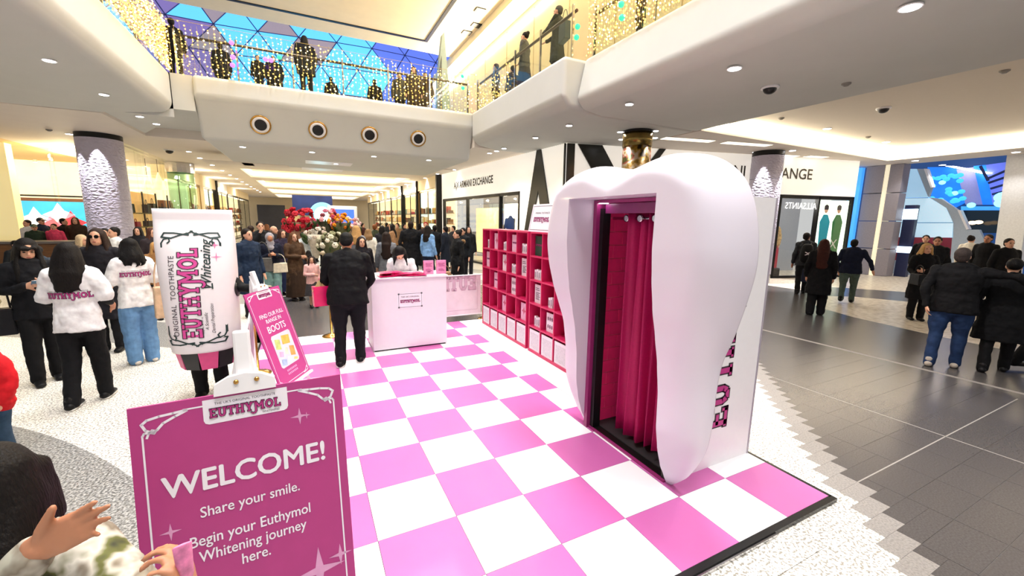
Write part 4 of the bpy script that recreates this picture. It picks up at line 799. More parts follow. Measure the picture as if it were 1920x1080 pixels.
    if topk == 'puffer':
        RR_ = []
        for i in range(14):
            zz = bz + (1.44 - bz) * i / 13; w_ = .17 - .03 * abs((zz - 1.2)) - (.05 if i > 12 else 0); RR_.append((U((0, 0, zz)), w_ * bw * inf * (1 if i % 2 else .9) * k, w_ * .74 * inf * (1 if i % 2 else .88) * k))
        R_ = RR_
    g.loft(R_, nn + 2, 'hem' if topk != 'puffer' else 'round')
    for s in (1, -1):
        sh, el, wr = arms[s]; r0 = .052 * ai * k; r1 = .043 * ai * k; r2 = .033 * ai * k
        if slv == .5: g.loft([(sh + V(-.03 * s, 0, -.01) * k, r0, r0), (sh.lerp(el, .55), r1 * 1.05, r1 * 1.05), (sh.lerp(el, .85), r1 * 1.08, r1 * 1.08)], nn)
        elif topk == 'puffer':
            pts = []
            for i in range(9): q = i / 8; pp = sh.lerp(el, min(1, q * 2)) if q < .5 else el.lerp(wr, q * 2 - 1); pts.append((pp, (r0 * (1 - q) + r2 * q) * (1.05 if i % 2 else .88),) * 1 + ((r0 * (1 - q) + r2 * q) * (1.05 if i % 2 else .88),))
            g.loft(pts, nn)
        else: g.loft([(sh, r0, r0), (sh.lerp(el, .5), r1 * 1.03, r1 * 1.03), (el, r1 * .93, r1 * .93), (el.lerp(wr, .5), r2 * 1.08, r2 * 1.08), (wr.lerp(el, .06), r2 * .98, r2 * .98)], nn)
    if topk in ('jacket', 'coat', 'puffer', 'parka', 'longcoat'): g.loft([(U((0, -.005, 1.40)), .085 * k, .08 * k), (U((0, -.008, 1.475)), .066 * k, .068 * k)], 12)
    if hood: g.loft([(U((-.1, -.09, 1.42)), .05 * k, .05 * k), (U((0, -.12, 1.4)), .07 * k, .06 * k), (U((.1, -.09, 1.42)), .05 * k, .05 * k)], 10)
    ot = remesh(g.build({'tee': 't_shirt', 'shirt': 'shirt', 'jacket': 'jacket', 'coat': 'coat', 'puffer': 'puffer_jacket', 'longcoat': 'long_coat', 'parka': 'parka'}[topk], mt, t), cv_)
    if vox < .0165: folds(ot, .035 * k)
    if hood and hood != True: MB().loft([(U((-.12, -.08, 1.44)), .04 * k, .05 * k), (U((0, -.16, 1.42)), .05 * k, .06 * k), (U((.12, -.08, 1.44)), .04 * k, .05 * k)], 10).build('hood_trim', cmat(hood), t, True)
    # ---- hair
    hm = hair_mat(hair) if hairk not in ('hijab',) else cmat(hair); g = MB()
    if hairk != 'bald':
        g.ell(Hd((0, -.03, .045)), (.086 * k, .098 * k, .092 * k), 16, 12, TH)
        if hairk in ('long', 'verylong'):
            zl = -.33 if hairk == 'long' else -.5
            back = U((0, -.10, 1.585 + zl))
            g.loft([(Hd((0, -.045, .05)), .08 * k, .07 * k), (Hd((0, -.065, -.06)), .092 * k, .055 * k), (U((0, -.105, 1.41)), .105 * k, .05 * k), (back + V(0, -.02, 0) * k, .09 * k, .035 * k)], 14)
            for s in (1, -1): g.loft([(Hd((.06 * s, .0, .05)), .03 * k, .05 * k), (Hd((.08 * s, -.0, -.05)), .026 * k, .05 * k), (U((.1 * s, .04, 1.38)), .03 * k, .045 * k), (U((.11 * s, .07, 1.585 + zl)), .024 * k, .03 * k)], 10)
        elif hairk == 'bob':
            g.loft([(Hd((0, -.03, .06)), .085 * k, .085 * k), (Hd((0, -.045, -.03)), .1 * k, .085 * k), (Hd((0, -.055, -.13)), .108 * k, .075 * k), (Hd((0, -.06, -.17)), .09 * k, .055 * k)], 14)
            for s in (1, -1): g.loft([(Hd((.07 * s, .01, .04)), .025 * k, .045 * k), (Hd((.087 * s, .01, -.12)), .024 * k, .045 * k)], 8)
        elif hairk == 'bun': g.ell(Hd((0, -.1, .1)), (.05 * k, .05 * k, .05 * k), 10, 8, TH)
        elif hairk == 'fringe':
            g.loft([(Hd((0, -.045, .05)), .08 * k, .07 * k), (Hd((0, -.07, -.06)), .1 * k, .06 * k), (U((0, -.1, 1.38)), .115 * k, .05 * k), (U((0, -.1, 1.28)), .1 * k, .035 * k)], 14)
            for s in (1, -1): g.loft([(Hd((.065 * s, .01, .05)), .03 * k, .055 * k), (Hd((.083 * s, .015, -.06)), .027 * k, .05 * k), (U((.1 * s, .07, 1.37)), .035 * k, .045 * k), (U((.1 * s, .1, 1.24)), .028 * k, .03 * k)], 10)
            g.loft([(Hd((-.05, .07, .055)), .025 * k, .022 * k), (Hd((0, .082, .05)), .025 * k, .026 * k), (Hd((.05, .07, .055)), .025 * k, .022 * k)], 10)
        elif hairk == 'hijab':
            g.ell(Hd((0, -.02, .02)), (.097 * k, .11 * k, .115 * k), 16, 12, TH); g.loft([(Hd((0, .0, -.08)), .085 * k, .08 * k), (U((0, .01, 1.42)), .12 * k, .1 * k), (U((0, .03, 1.34)), .13 * k, .11 * k)], 14)
        elif hairk == 'short': g.ell(Hd((0, -.055, .0)), (.08 * k, .06 * k, .075 * k), 12, 8, TH)
        if vox < .0165 and hairk in ('long', 'verylong', 'bob', 'fringe'):
            rh = random.Random(int(abs(x * 97 + y * 31))); zl = {'long': -.34, 'verylong': -.48, 'bob': -.2, 'fringe': -.36}[hairk]
            for q in range(22):
                a = math.radians(-112 + 224 * (q + rh.uniform(-.4, .4)) / 21); sx, cy = math.sin(a), math.cos(a); wv = rh.uniform(-.02, .02); ln = zl + rh.uniform(-.05, .04)
                g.loft([(Hd((.062 * sx, -.03 - .06 * cy, .075)), .026 * k, .026 * k), (Hd((.088 * sx + wv * .4, -.035 - .075 * cy, -.03)), .027 * k, .027 * k), (U((.108 * sx + wv, -.04 - .085 * cy, 1.585 + ln * .55)), .026 * k, .026 * k), (U((.118 * sx - wv, -.04 - .09 * cy, 1.585 + ln * .85)), .02 * k, .02 * k), (U((.12 * sx + wv, -.035 - .088 * cy, 1.585 + ln)), .009 * k, .009 * k)], 7)
        if hairk == 'hijab':
            # open the cloth round the face
            remesh(g.build('headscarf', hm, t), cv_)
            MB().ell(Hd((0, .055, -.0)), (.06 * k, .045 * k, .08 * k), 14, 10, TH).build('face', SKIN[skin], t, True)
        elif hairk in ('cap', 'beanie'):
            ho = remesh(g.build('hat', hm, t), cv_)
            if hairk == 'cap': MB().loft([(Hd((0, .06, .06)), .07 * k, .012 * k), (Hd((0, .15, .045)), .055 * k, .01 * k)], 12).build('brim', hm, ho, True)
        else: remesh(g.build('hair', hm, t), cv_)
    else:
        remesh(MB().loft([(Hd((-.06, -.06, -.03)), .02 * k, .03 * k), (Hd((0, -.1, -.02)), .05 * k, .03 * k), (Hd((.06, -.06, -.03)), .02 * k, .03 * k)], 8).build('hair', hair_mat('#6a5a50'), t), cv_)
    if vox < .02:
        for s in (1, -1): MB().ell(Hd((.031 * s, .079, .012)), (.013 * k, .008 * k, .007 * k), 10, 6, TH).build('eye', M_EYE, t, True); MB().ell(Hd((.032 * s, .082, .032)), (.018 * k, .006 * k, .004 * k), 8, 5, TH).build('eyebrow', hair_mat('#15100e' if hair > '#e' else hair), t, True)
        MB().ell(Hd((0, .086, -.05)), (.02 * k, .007 * k, .006 * k), 10, 6, TH).build('mouth', M_LIP, t, True)
    return t, U, Hd, arms, k
def bvh_of(o):
    dg = bpy.context.evaluated_depsgraph_get(); e = o.evaluated_get(dg); me = e.to_mesh(); v = [x.co.copy() for x in me.vertices]; p = [tuple(q.vertices) for q in me.polygons]; e.to_mesh_clear(); return BVHTree.FromPolygons(v, p)
def shirt_print(t, U, zc, width, vs=1.25, xo=0):
    o = [c for c in t.children if c.name.startswith('t_shirt')][0]; bt = bvh_of(o)
    def fn(a, b, c):
        st = U((0, 0, zc)) + V(-a + xo, -1.0, b)
        h = bt.ray_cast(st, V(0, 1, 0)); q = h[0] if h[0] is not None else st + V(0, .9, 0); return q + V(0, -c - .004, 0)
    put_wordmark(width, lambda a, b, c=0: fn(-a if False else -a * -1, b, c) if False else fn(-a, b, c), o, dz=.002, vs=vs)
    put_text('THE UK\'S ORIGINAL TOOTHPASTE', .018, lambda a, b, c=0: fn(-a, b, c), M_INK, o, y=.065 * 1.0, dz=.002, bold=.0)
def handbag_at(pos, w, h, d, col, label, rz=0, strap=.25, name='handbag', rough=.45, kind='bag'):
    t = thing(name, label, kind, pos, rz); o = MB().prism([(-w / 2, 0), (w / 2, 0), (w * .46, h), (-w * .46, h)], -d / 2, d / 2, 'y').build('body', cmat(col, rough), t); bev(o, .015)
    if strap: MB().tube([Vector((w * .4 * math.cos(a), 0, h + strap * math.sin(a))) for a in [PI * k / 8 for k in range(9)]], .009, 6).build('strap', cmat(col, rough), t)
    return t
# ================================================================== chequered platform
H = .03
pf = thing('chequered_platform', 'low platform of pink and white chequered tiles with black edge', 'platform', (1, 1, 0))
MB().box((-2.03, -3.0, 0), (2.0, 3.0, .022)).build('base', M_BLACK, pf)
ed = MB(); ed.box((-2.03, -3.005, 0), (2.03, -2.963, .029)); ed.box((2.0, -2.97, 0), (2.03, 3.0, .029)); ed.build('edge_trim', mat('edge_black', '#1a1a1c', .25, .2), pf)
MB().box((-1.2, -3.02, .002), (1.3, -3.006, .02)).build('edge_strip', M_CHROME, pf)
M_TP = mat('tile_pink', '#bf62a3', .4, noise=.03, scale=3, coat=.12); M_TW = mat('tile_white', '#f2f0f3', .4, noise=.012, scale=3, coat=.12)
def ptile(x0, y0, x1, y1, m):
    g = .0015; MB().box((x0 - 1 + g, y0 - 1 + g, .022), (x1 - 1 - g, y1 - 1 - g, H)).build('tile', m, pf)
for i in range(-2, 6):
    for j in range(-4, 8):
        x0, x1, y0, y1 = i * .5, i * .5 + .5, j * .5, j * .5 + .5; m = M_TP if (i + j) % 2 else M_TW
        if j == -4: y0 = -1.963
        if j >= 0:
            if x0 >= 2.26: continue
            x1 = min(x1, 2.262)
        ptile(x0, y0, x1, y1, m)
for j in range(3): ptile(2.265, j * 1.3333, 3.0, j * 1.3333 + 1.33, M_TW)
# ================================================================== tooth-shaped photo booth
bo = thing('tooth_booth', 'white tooth-shaped photo booth with deep pink curtain doorway', 'photo booth', (2.5, -.85, H))
def bl(p): return Vector(p) - Vector((2.5, -.85, H))
M_TOOTH = mat('tooth_enamel', '#dfd8e4', .42, noise=.008, scale=2, coat=.15)
HW = [(.03, .53), (.10, .60), (.2, .675), (.42, .775), (.63, .805), (.9, .812), (1.09, .835), (1.28, .895), (1.53, .955), (1.72, .984), (1.91, .972), (2.09, .93), (2.23, .857), (2.335, .74), (2.40, .60), (2.432, .44), (2.425, .33), (2.395, .18), (2.365, 0)]
DZ = [(.03, .03), (.1, .06), (.2, .10), (.35, .14), (.52, .168), (.76, .175), (1.0, .205), (1.2, .245), (1.39, .287), (1.6, .315), (1.8, .33), (2.16, .325), (2.3, .32), (2.5, .31)]
def interp(tab, z):
    for (a, p), (b, q) in zip(tab, tab[1:]):
        if z <= b: s = max(0, (z - a) / (b - a)); s = s * s * (3 - 2 * s) * .4 + s * .6; return p + (q - p) * s
    return tab[-1][1]
def catmull(P, n):
    out = []
    for i in range(len(P) - 1):
        p0, p1, p2, p3 = P[max(0, i - 1)], P[i], P[i + 1], P[min(len(P) - 1, i + 2)]
        for k in range(n):
            t = k / n; out.append(tuple(.5 * ((2 * b) + (c - a) * t + (2 * a - 5 * b + 4 * c - d) * t * t + (3 * b - a - 3 * c + d) * t ** 3) for a, b, c, d in zip(p0, p1, p2, p3)))
    out.append(P[-1]); return out
half = catmull([(w, z) for z, w in HW], 6); outer = [(-w, z) for w, z in half] + [(w, z) for w, z in half[::-1][1:]]   # y offset, z ; left root to right root
OT = 2.155; OW = .49
def inner_pt(f):
    # f in 0..1 along the doorway edge, mapped so that the corners meet the shoulders
    if f < .40: return (-OW, .03 + (OT - .03) * f / .40)
    if f > .60: return (OW, .03 + (OT - .03) * (1 - f) / .40)
    return (-OW + 2 * OW * (f - .4) / .2, OT)
n_o = len(outer); cum = [0]
for i in range(1, n_o): cum.append(cum[-1] + math.hypot(outer[i][0] - outer[i - 1][0], outer[i][1] - outer[i - 1][1]))
zc_i = [i for i, (y, z) in enumerate(outer) if z >= 2.2]; fL_, fR_ = cum[zc_i[0]] / cum[-1], cum[zc_i[-1]] / cum[-1]
tb = MB(); NT = 16; rows = []
for i, (y, z) in enumerate(outer):
    f = cum[i] / cum[-1]; f = f / fL_ * .4 if f < fL_ else (.4 + (f - fL_) / (fR_ - fL_) * .2 if f < fR_ else .6 + (f - fR_) / (1 - fR_) * .4)
    yi, zi = inner_pt(f); row = []
    for k in range(NT + 1):
        s = k / NT; s = 1 - math.cos(s * PI / 2) if True else s
        py, pz = y + (yi - y) * s, z + (zi - z) * s; dist = math.hypot(yi - y, zi - z) * s; D = interp(DZ, pz); Rn = .21
        q = min(1, dist / Rn); e = math.sqrt(max(0, 1 - (1 - q) ** 2)); row.append((2.06 - D * e, py - .85, pz))
    rows.append(row)
v = [bl(p) for r in rows for p in r]; fcs = []
for i in range(n_o - 1):
    for k in range(NT): fcs.append((i * (NT + 1) + k, i * (NT + 1) + k + 1, (i + 1) * (NT + 1) + k + 1, (i + 1) * (NT + 1) + k))
tb.add(v, fcs); base = len(tb.v)
# flat rear face and doorway reveal
vb = [bl((2.068, y - .85, z)) for y, z in outer] + [bl((2.068, r[-1][1], r[-1][2])) for r in rows]; fb = []
for i in range(n_o - 1): fb.append((i, i + 1, n_o + i + 1, n_o + i))
tb.add(vb, fb); B0 = base
for i in range(n_o - 1):
    a = i * (NT + 1); b_ = (i + 1) * (NT + 1); tb.f.append((a, b_, B0 + i + 1, B0 + i)); tb.m.append(0)
to = tb.build('tooth_front', M_TOOTH, bo, True)
rv = MB(); vi = [bl(r[-1]) for r in rows] + [bl((2.12, r[-1][1], r[-1][2])) for r in rows]; rv.add(vi, [(i, i + 1, n_o + i + 1, n_o + i) for i in range(n_o - 1)]); rv.build('doorway_reveal', M_TOOTH, bo)
# cabin behind the tooth
def bbox(a, b, name, m): return MB().box(bl(a), bl(b)).build(name, m, bo)
bbox((2.07, -1.345, H), (3.0, -1.315, 2.17), 'side_panel', M_WHITE); bbox((2.07, -.36, H), (3.0, -.33, 2.17), 'side_panel', M_WHITE); bbox((2.975, -1.315, H), (3.0, -.36, 2.17), 'rear_panel', M_WHITE)
bbox((2.07, -1.315, 2.15), (2.975, -.36, 2.17), 'roof', M_WHITE); bbox((2.12, -1.315, H), (2.975, -.36, .05), 'cabin_floor', mat('rubber', '#2a2527', .6))
bbox((2.985, -1.349, H), (3.003, -1.33, 2.172), 'corner_trim', mat('trim_grey', '#a79faa', .4))
M_MAG = mat('magenta_frame', '#8e2763', .4); bbox((2.0, -.405, H), (2.12, -.362, 2.15), 'door_jamb', M_MAG); bbox((2.04, -.45, H), (2.12, -.405, 2.08), 'door_post', M_BLACK); bbox((2.04, -1.335, H), (2.12, -1.29, 2.08), 'door_post', M_BLACK)
bbox((2.0, -1.335, 2.125), (2.12, -.405, 2.152), 'door_head', M_MAG); bbox((2.06, -1.335, 2.04), (2.12, -.45, 2.12), 'lintel', mat('lintel_plum', '#7c2460', .35)); bbox((2.02, -1.335, H), (2.045, -.362, .045), 'threshold', M_MAG); bbox((2.045, -1.335, H), (2.12, -.362, .042), 'threshold_rail', M_DARK)
for a, b in ((-.52, -.42), (-1.33, -1.24)): bbox((2.004, a, 2.12), (2.03, b, 2.126), 'lamp_strip', M_LED)
# pink brick tiles on the inner wall
M_TILE = mat('brick_pink', '#d0245a', .3, emit=(.6, .02, .12, 1), strength=.12); tw = bbox((2.13, -.375, .05), (2.975, -.362, 2.14), 'inner_wall', mat('grout', '#e06a8c', .6))
for r in range(17):
    for c in range(5):
        x0 = 2.135 + c * .2 - (.1 if r % 2 else 0); x1 = x0 + .19
        if x1 < 2.15 or x0 > 2.9: continue
        MB().box(bl((max(2.132, x0), -.383, .055 + r * .122)), bl((min(2.97, x1), -.375, .055 + r * .122 + .112))).build('brick', M_TILE, tw)
bbox((2.94, -1.31, .05), (2.97, -.38, 2.14), 'inner_rear_wall', mat('inner_dark', '#4a0a26', .7))
# curtain on rail
cu = MB(); NC = 110; NZ = 14; cv2 = []
for jz in range(NZ + 1):
    zt = jz / NZ; z = .13 + (2.06 - .13) * zt
    for ic in range(NC + 1):
        s = ic / NC; y = -.56 - s * .755
        ph = s * 2 * PI * 6.5; amp = .05 * (1 - .25 * zt); x = 2.21 + amp * math.sin(ph) + .02 * math.sin(ph * .5 + 1 + zt) + .012 * math.sin(ph * 2.3 + zt * 2)
        zz = z - (.04 * math.sin(s * 5) if jz == 0 else 0) - (.07 * max(0, s - .55) if jz == 0 else 0)
        cv2.append(bl((x - .04 * (1 - zt) * s, y + .012 * math.sin(ph * 1.3) * (1 - zt), zz)))
cu.add(cv2, [(j * (NC + 1) + i, j * (NC + 1) + i + 1, (j + 1) * (NC + 1) + i + 1, (j + 1) * (NC + 1) + i) for j in range(NZ) for i in range(NC)])
co = cu.build('curtain', mat('curtain_pink', '#b01258', .55, noise=.08, scale=60, spec=.3), bo, True); sd = co.modifiers.new('thick', 'SOLIDIFY'); sd.thickness = .004
MB().tube([bl((2.2, -.4, 2.0)), bl((2.2, -1.3, 2.0))], .014, 10).build('curtain_rail', M_CHROME, bo, True)
for y in (-.60, -.76, -.92, -1.08, -1.24):
    T = Matrix.Rotation(PI / 2, 4, 'X'); MB().lathe([(.022, -.012), (.03, -.012), (.03, .012), (.022, .012)], c=bl((2.17, y, 2.0)), n=16, T=Matrix.Rotation(PI / 2, 4, 'Y')).build('eyelet', M_CHROME, bo, True)
# brand lettering running up the side panel
sp = [c for c in bo.children if c.name.startswith('side_panel')][0]
fs_ = frame(bl((2.665, -1.345, .36)), (0, 0, 1), (-1, 0, 0)); put_wordmark(1.66, fs_, bo, x=.83, y=0, dz=.002)
# ================================================================== pink shelving
M_SHP = mat('shelf_pink', '#c81e58', .38, noise=.03, scale=4); M_SHB = mat('shelf_pink_back', '#b8123f', .5, noise=.04)
def shelf_unit(y0, y1, cols, label):
    t = thing('display_shelving', label, 'shelf', (2.79, (y0 + y1) / 2, H)); c0 = Vector((2.79, (y0 + y1) / 2, H)); W_ = y1 - y0; pitch = W_ / cols
    def sb(a, b, nm, m=M_SHP): return MB().box(Vector(a) - c0, Vector(b) - c0).build(nm, m, t)
    sb((2.95, y0, H), (2.96, y1, 1.80), 'back_panel', M_SHB); zz = [.06, .42, .77, 1.115, 1.46, 1.80]
    for k in range(cols + 1): yk = min(y0 + k * pitch, y1 - .02); sb((2.625, yk, H), (2.95, yk + .02, 1.80), 'upright')
    for z in zz: sb((2.622, y0 + .001, z - (.03 if z < .1 else .012)), (2.95, y1 - .001, z + .012), 'shelf')
    return zz, pitch
zz, pt = shelf_unit(1.97, 3.70, 5, 'hot pink open shelving of five columns beside the checkout desk'); zz2, pt2 = shelf_unit(.14, 1.89, 5, 'hot pink open shelving partly hidden by the giant tooth')
M_CARD = mat('card_white', '#e9dfe6', .6, noise=.05); M_CARDP = mat('card_pink', '#e3b8cf', .6, noise=.1); M_GRN = mat('card_green', '#0e3a28', .5)
cellname = ['nearest the desk', 'second from the desk', 'third from the desk', 'fourth from the desk', 'fifth from the desk']; rowname = ['bottom', 'fourth', 'third', 'second', 'top']
def cell(unit, c, r):   # c counted from the far (desk) end
    y1 = (3.70 if unit == 0 else 1.89) - c * pt; return y1 - pt, y1, zz[r] + .012
def card(unit, c, r, m, motif, ww=.2, hh=.27):
    y0, y1, z = cell(unit, c, r); ym = (y0 + y1) / 2; un = 'on the left pink shelving' if unit == 0 else 'on the right pink shelving'
    t = thing('show_card', 'printed card %s, %s row, column %s' % (un, rowname[r], cellname[c]), 'card', (2.68, ym, z), 0, 'show cards on the pink shelving')
    MB().box((0, -ww / 2, 0), (.012, ww / 2, hh)).build('card', m, t); fr_ = frame((-.001, ww / 2, 0), (0, -1, 0), (0, 0, 1))
    if motif == 'logo': put_wordmark(ww * .8, fr_, t, x=ww / 2, y=hh * .5); 
    elif motif == 'text':
        g = MB(); put2d(g, [[(ww * .15, hh * q), (ww * (.6 + .25 * ((k * 7) % 3) / 3), hh * q), (ww * (.6 + .25 * ((k * 7) % 3) / 3), hh * q + .008), (ww * .15, hh * q + .008)] for k, q in enumerate((.8, .7, .55, .48, .41, .34, .27, .2))], fr_, .002); g.build('print', M_INK, t)
    elif motif == 'grid':
        g = MB(); put2d(g, [[(ww * a + .03 * math.cos(u) * .6, hh * b + .03 * math.sin(u)) for u in [k * PI / 4 for k in range(8)]] for a in (.25, .5, .75) for b in (.3, .7)], fr_, .002); g.build('print', mat('print_mauve', '#7a5a6a', .6), t)
    else:
        g = MB(); put2d(g, [star2d(ww * .5, hh * .55, ww * .34, .45)], fr_, .002); g.build('print', mat('print_rose', '#c0607a', .6), t)
for a in ((0, 1, 4, M_CARDP, 'fig'), (0, 3, 4, M_CARDP, 'logo'), (0, 0, 3, M_CARDP, 'logo'), (0, 2, 3, M_CARD, 'fig'), (0, 4, 3, M_CARD, 'text'), (0, 1, 2, M_CARDP, 'logo'), (0, 3, 2, M_CARD, 'grid'), (0, 2, 1, M_CARDP, 'fig'), (0, 4, 1, M_CARDP, 'fig'), (1, 0, 2, M_CARD, 'text'), (1, 1, 1, M_CARD, 'grid')): card(*a)
card(1, 0, 4, M_GRN, 'logo', .24, .28)
def cartons(unit, c, r, n):
    y0, y1, z = cell(unit, c, r); un = 'left' if unit == 0 else 'right'
    for k in range(n):
        t = thing('toothpaste_carton', 'white toothpaste carton, %s shelving, %s row, column %s, %s carton' % (un, rowname[r], cellname[c], 'only' if n == 1 else ('first', 'second', 'third', 'fourth')[k]), 'carton', (2.69, (y0 + y1) / 2 + (k - (n - 1) / 2) * .055, z), 0, 'toothpaste cartons %s %s %s' % (un, rowname[r], cellname[c]))
        hk = .15 - .012 * (k % 2); MB().box((-.02, -.022, 0), (.02, .022, hk)).build('carton', M_CARD, t); MB().box((-.0212, -.012, .03), (-.02, .012, hk - .03)).build('print', mat('print_grey', '#8b7f88', .6), t)
for a in ((0, 0, 4, 1), (0, 2, 4, 2), (0, 4, 4, 3), (0, 3, 3, 3), (1, 0, 3, 4), (1, 1, 2, 2), (1, 0, 1, 3)): cartons(*a)
for u in (0, 1):
    for c in range(5 if u == 0 else 3):
        y0, y1, z = cell(u, c, 0); t = thing('leaflet_bin', 'white leaflet bin, bottom row of the %s pink shelving, %s' % (('left', 'right')[u], cellname[c]), 'bin', (2.632, (y0 + y1) / 2, z), 0, 'white bins of the pink shelving')
        b_ = MB().box((0, -.145, .0), (.012, .145, .305)).build('front', M_CARD, t); MB().box((.012, -.145, .0), (.2, .145, .012)).build('base', M_CARD, t); g = MB()
        put2d(g, [rect(.03, .03, .26, .26)], frame((-.0005, .145, 0), (0, -1, 0), (0, 0, 1)), .001); g.build('print', mat('leaflet_grey', '#cfc6cd', .6, noise=.15, scale=40), t)
# tilted brand sign on top of the shelving
t = thing('brand_sign', 'white tilted brand sign standing on top of the pink shelving', 'sign', (2.66, 1.72, 1.812)); T = Matrix.Rotation(math.radians(12), 4, 'Y'); MB().box((0, -.31, 0), (.02, .31, .40), T).build('panel', M_SIGNW, t)
fr_ = frame(T @ V(0, .31, 0), (0, -1, 0), T @ V(0, 0, 1)); g = MB(); put2d(g, line2d([(.03, .03), (.59, .03), (.59, .37), (.03, .37), (.03, .03)], .006), fr_, .001); g.build('border', M_INK, t); put_wordmark(.42, fr_, t, x=.31, y=.15); put_text('ORIGINAL TOOTHPASTE', .035, fr_, M_INK, t, x=.31, y=.26)
# ================================================================== checkout desk
dk = thing('checkout_desk', 'white checkout desk with brand plaque on the chequered platform', 'desk', (1.05, 2.98, H)); M_DESK = mat('desk_white', '#e9e2ea', .35, noise=.01)
bev(MB().box((-.55, -.28, .02), (.56, .28, 1.07)).build('body', M_DESK, dk), .006); bev(MB().box((-.57, -.30, 1.07), (.58, .31, 1.10)).build('worktop', M_WHITE, dk), .006); MB().box((-.53, -.26, 0), (.54, .26, .02)).build('plinth', M_BLACK, dk)
fr_ = frame((0, -.281, .74), (1, 0, 0), (0, 0, 1)); g = MB(); put2d(g, [rect(-.19, -.12, .19, .12)], fr_, .001); g.build('plaque', M_SIGNW, dk)
g = MB(); put2d(g, line2d([(-.17, -.1), (.17, -.1), (.17, .1), (-.17, .1), (-.17, -.1)], .005) + [rect(a - .012, b - .012, a + .012, b + .012) for a in (-.17, .17) for b in (-.1, .1)], fr_, .002); g.build('border', mat('slate', '#5a6266', .6), dk); put_wordmark(.29, fr_, dk, x=0, y=-.03, dz=.003); put_text('THE UK\'S ORIGINAL', .03, fr_, M_INK, dk, y=.045, dz=.003)
# pile of folded bags on the desk
M_HOT = mat('hot_pink_plastic', '#d81660', .25, noise=.1, scale=8, bump=.3)
rg = random.Random(11)
for i, (x, y, rz, s) in enumerate(((.80, 2.82, .1, 1), (.82, 2.84, -.12, .95), (.79, 2.83, .25, .9), (1.12, 2.80, -.05, 1), (1.1, 2.82, .12, .92))):
    z = 1.131 + (i if i < 3 else i - 3) * .022; pts = []
    t = thing('folded_pouch', 'hot pink folded plastic pouch, %s' % ['bottom of the left pile', 'middle of the left pile', 'top of the left pile', 'bottom of the right pile', 'top of the right pile'][i], 'pouch', (x, y, z), rz, 'folded pouches on the desk')
    o = MB(); n1, n2 = 12, 8; vv = []
    for lay in (0, 1):
        for a in range(n1 + 1):
            for b in range(n2 + 1): u = a / n1 * 2 - 1; w = b / n2 * 2 - 1; e = max(0, (1 - abs(u) ** 4) * (1 - abs(w) ** 4)); vv.append((u * .19 * s, w * .13 * s, .011 + (1 if lay else -1) * .011 * e + .004 * math.sin(u * 5 + i) * e))
    q = (n1 + 1) * (n2 + 1); ff = []
    for a in range(n1):
        for b in range(n2): c = a * (n2 + 1) + b; ff.append((c, c + 1, c + n2 + 2, c + n2 + 1)); ff.append((q + c, q + c + n2 + 1, q + c + n2 + 2, q + c + 1))
    o.add(vv, ff).build('pouch_body', M_HOT, t, True)
    MB().box((-.02, -.135 * s, .008), (.02, -.118 * s, .02)).build('tab', M_HOT, t)
for i, x in enumerate((1.37, 1.57)):
    t = thing('leaflet_holder', 'small pink card holder on the desk, %s one' % ('left', 'right')[i], 'holder', (x, 2.84, 1.131), .05); MB().box((-.075, -.02, 0), (.075, .02, .21)).build('card', mat('leaflet_pink', '#e38bb8', .5, noise=.15, scale=30), t); fr_ = frame((0, -.021, 0), (1, 0, 0), (0, 0, 1))
    MB().box((-.08, -.03, 0), (.08, .03, .012)).build('foot', M_GLASS, t); put_text(('SMILE', 'HELLO')[0] if False else '', .01, fr_, M_INK, t) if False else None
    g = MB(); put2d(g, [rect(-.05, a, .05 - .02 * (k % 2), a + .008) for k, a in enumerate((.05, .07, .12, .14, .16))] + ([rect(-.025, .03, .025, .045)] if i == 0 else []), fr_, .001); g.build('print', mat('print_plum', '#9a3a72', .6), t)
# ================================================================== barriers with brass posts
M_BAN = mat('banner_white', '#efe2ea', .7, noise=.05, scale=6)
def brass_post(x, y, label):
    t = thing('barrier_post', label, 'post', (x, y, H if (-1 < x < 3 and y < 4) else 0)); MB().lathe([(.15, 0), (.15, .012), (.1, .03), (.02, .05), (.02, .93), (.032, .94), (.032, .96), (.045, .975), (.045, .99), (.02, 1.0)], n=22).build('post', M_GOLD, t, True); MB().lathe([(.055, .88), (.055, .9)], n=16).build('collar', M_GOLD, t); return t
def banner(a, b, label, mirror=False):
    a = Vector(a); b = Vector(b); d = b - a; L = d.length; t = thing('barrier_banner', label, 'banner', a, math.atan2(d.y, d.x))
    MB().box((.03, -.003, .12), (L - .03, .003, .90)).build('cloth', M_BAN, t)
    for z in (.12, .905): MB().tube([V(0, 0, z), V(L, 0, z)], .012, 8).build('rail', M_WHITE, t)
    fr_ = frame((L, .0035, .0), (-1, 0, 0), (0, 0, 1)) if not mirror else frame((0, -.0035, 0), (1, 0, 0), (0, 0, 1))
    mm = [mat('faded_print', '#c9a9bb', .7), mat('faded_print2', '#d9b8ca', .7)]
    if mirror: put_wordmark(-L * .85, fr_, t, x=L / 2, y=.62, mats=mm, vs=-1.2)
    else: put_wordmark(L * .85, fr_, t, x=L / 2, y=.4, mats=mm, vs=1.2)
    g = MB(); put2d(g, line2d([(.1, .22), (L - .1, .22), (L - .1, .8), (.1, .8), (.1, .22)], .006), fr_, .001); g.build('border', mm[0], t)
brass_post(.0, 3.86, 'brass barrier post behind the man in black'); brass_post(2.85, 4.1, 'brass barrier post behind the pink shelving')
banner((.95, 4.08, 0), (2.78, 4.1, 0), 'white fabric banner with mirrored brand name right of the desk', True)
brass_post(-.92, 2.42, 'brass barrier post behind the narrow sign'); brass_post(-.80, .52, 'brass barrier post between the welcome sign and the costume')
banner((-.80, .58, 0), (-.92, 2.36, 0), 'white brand banner between brass posts along the platform edge')
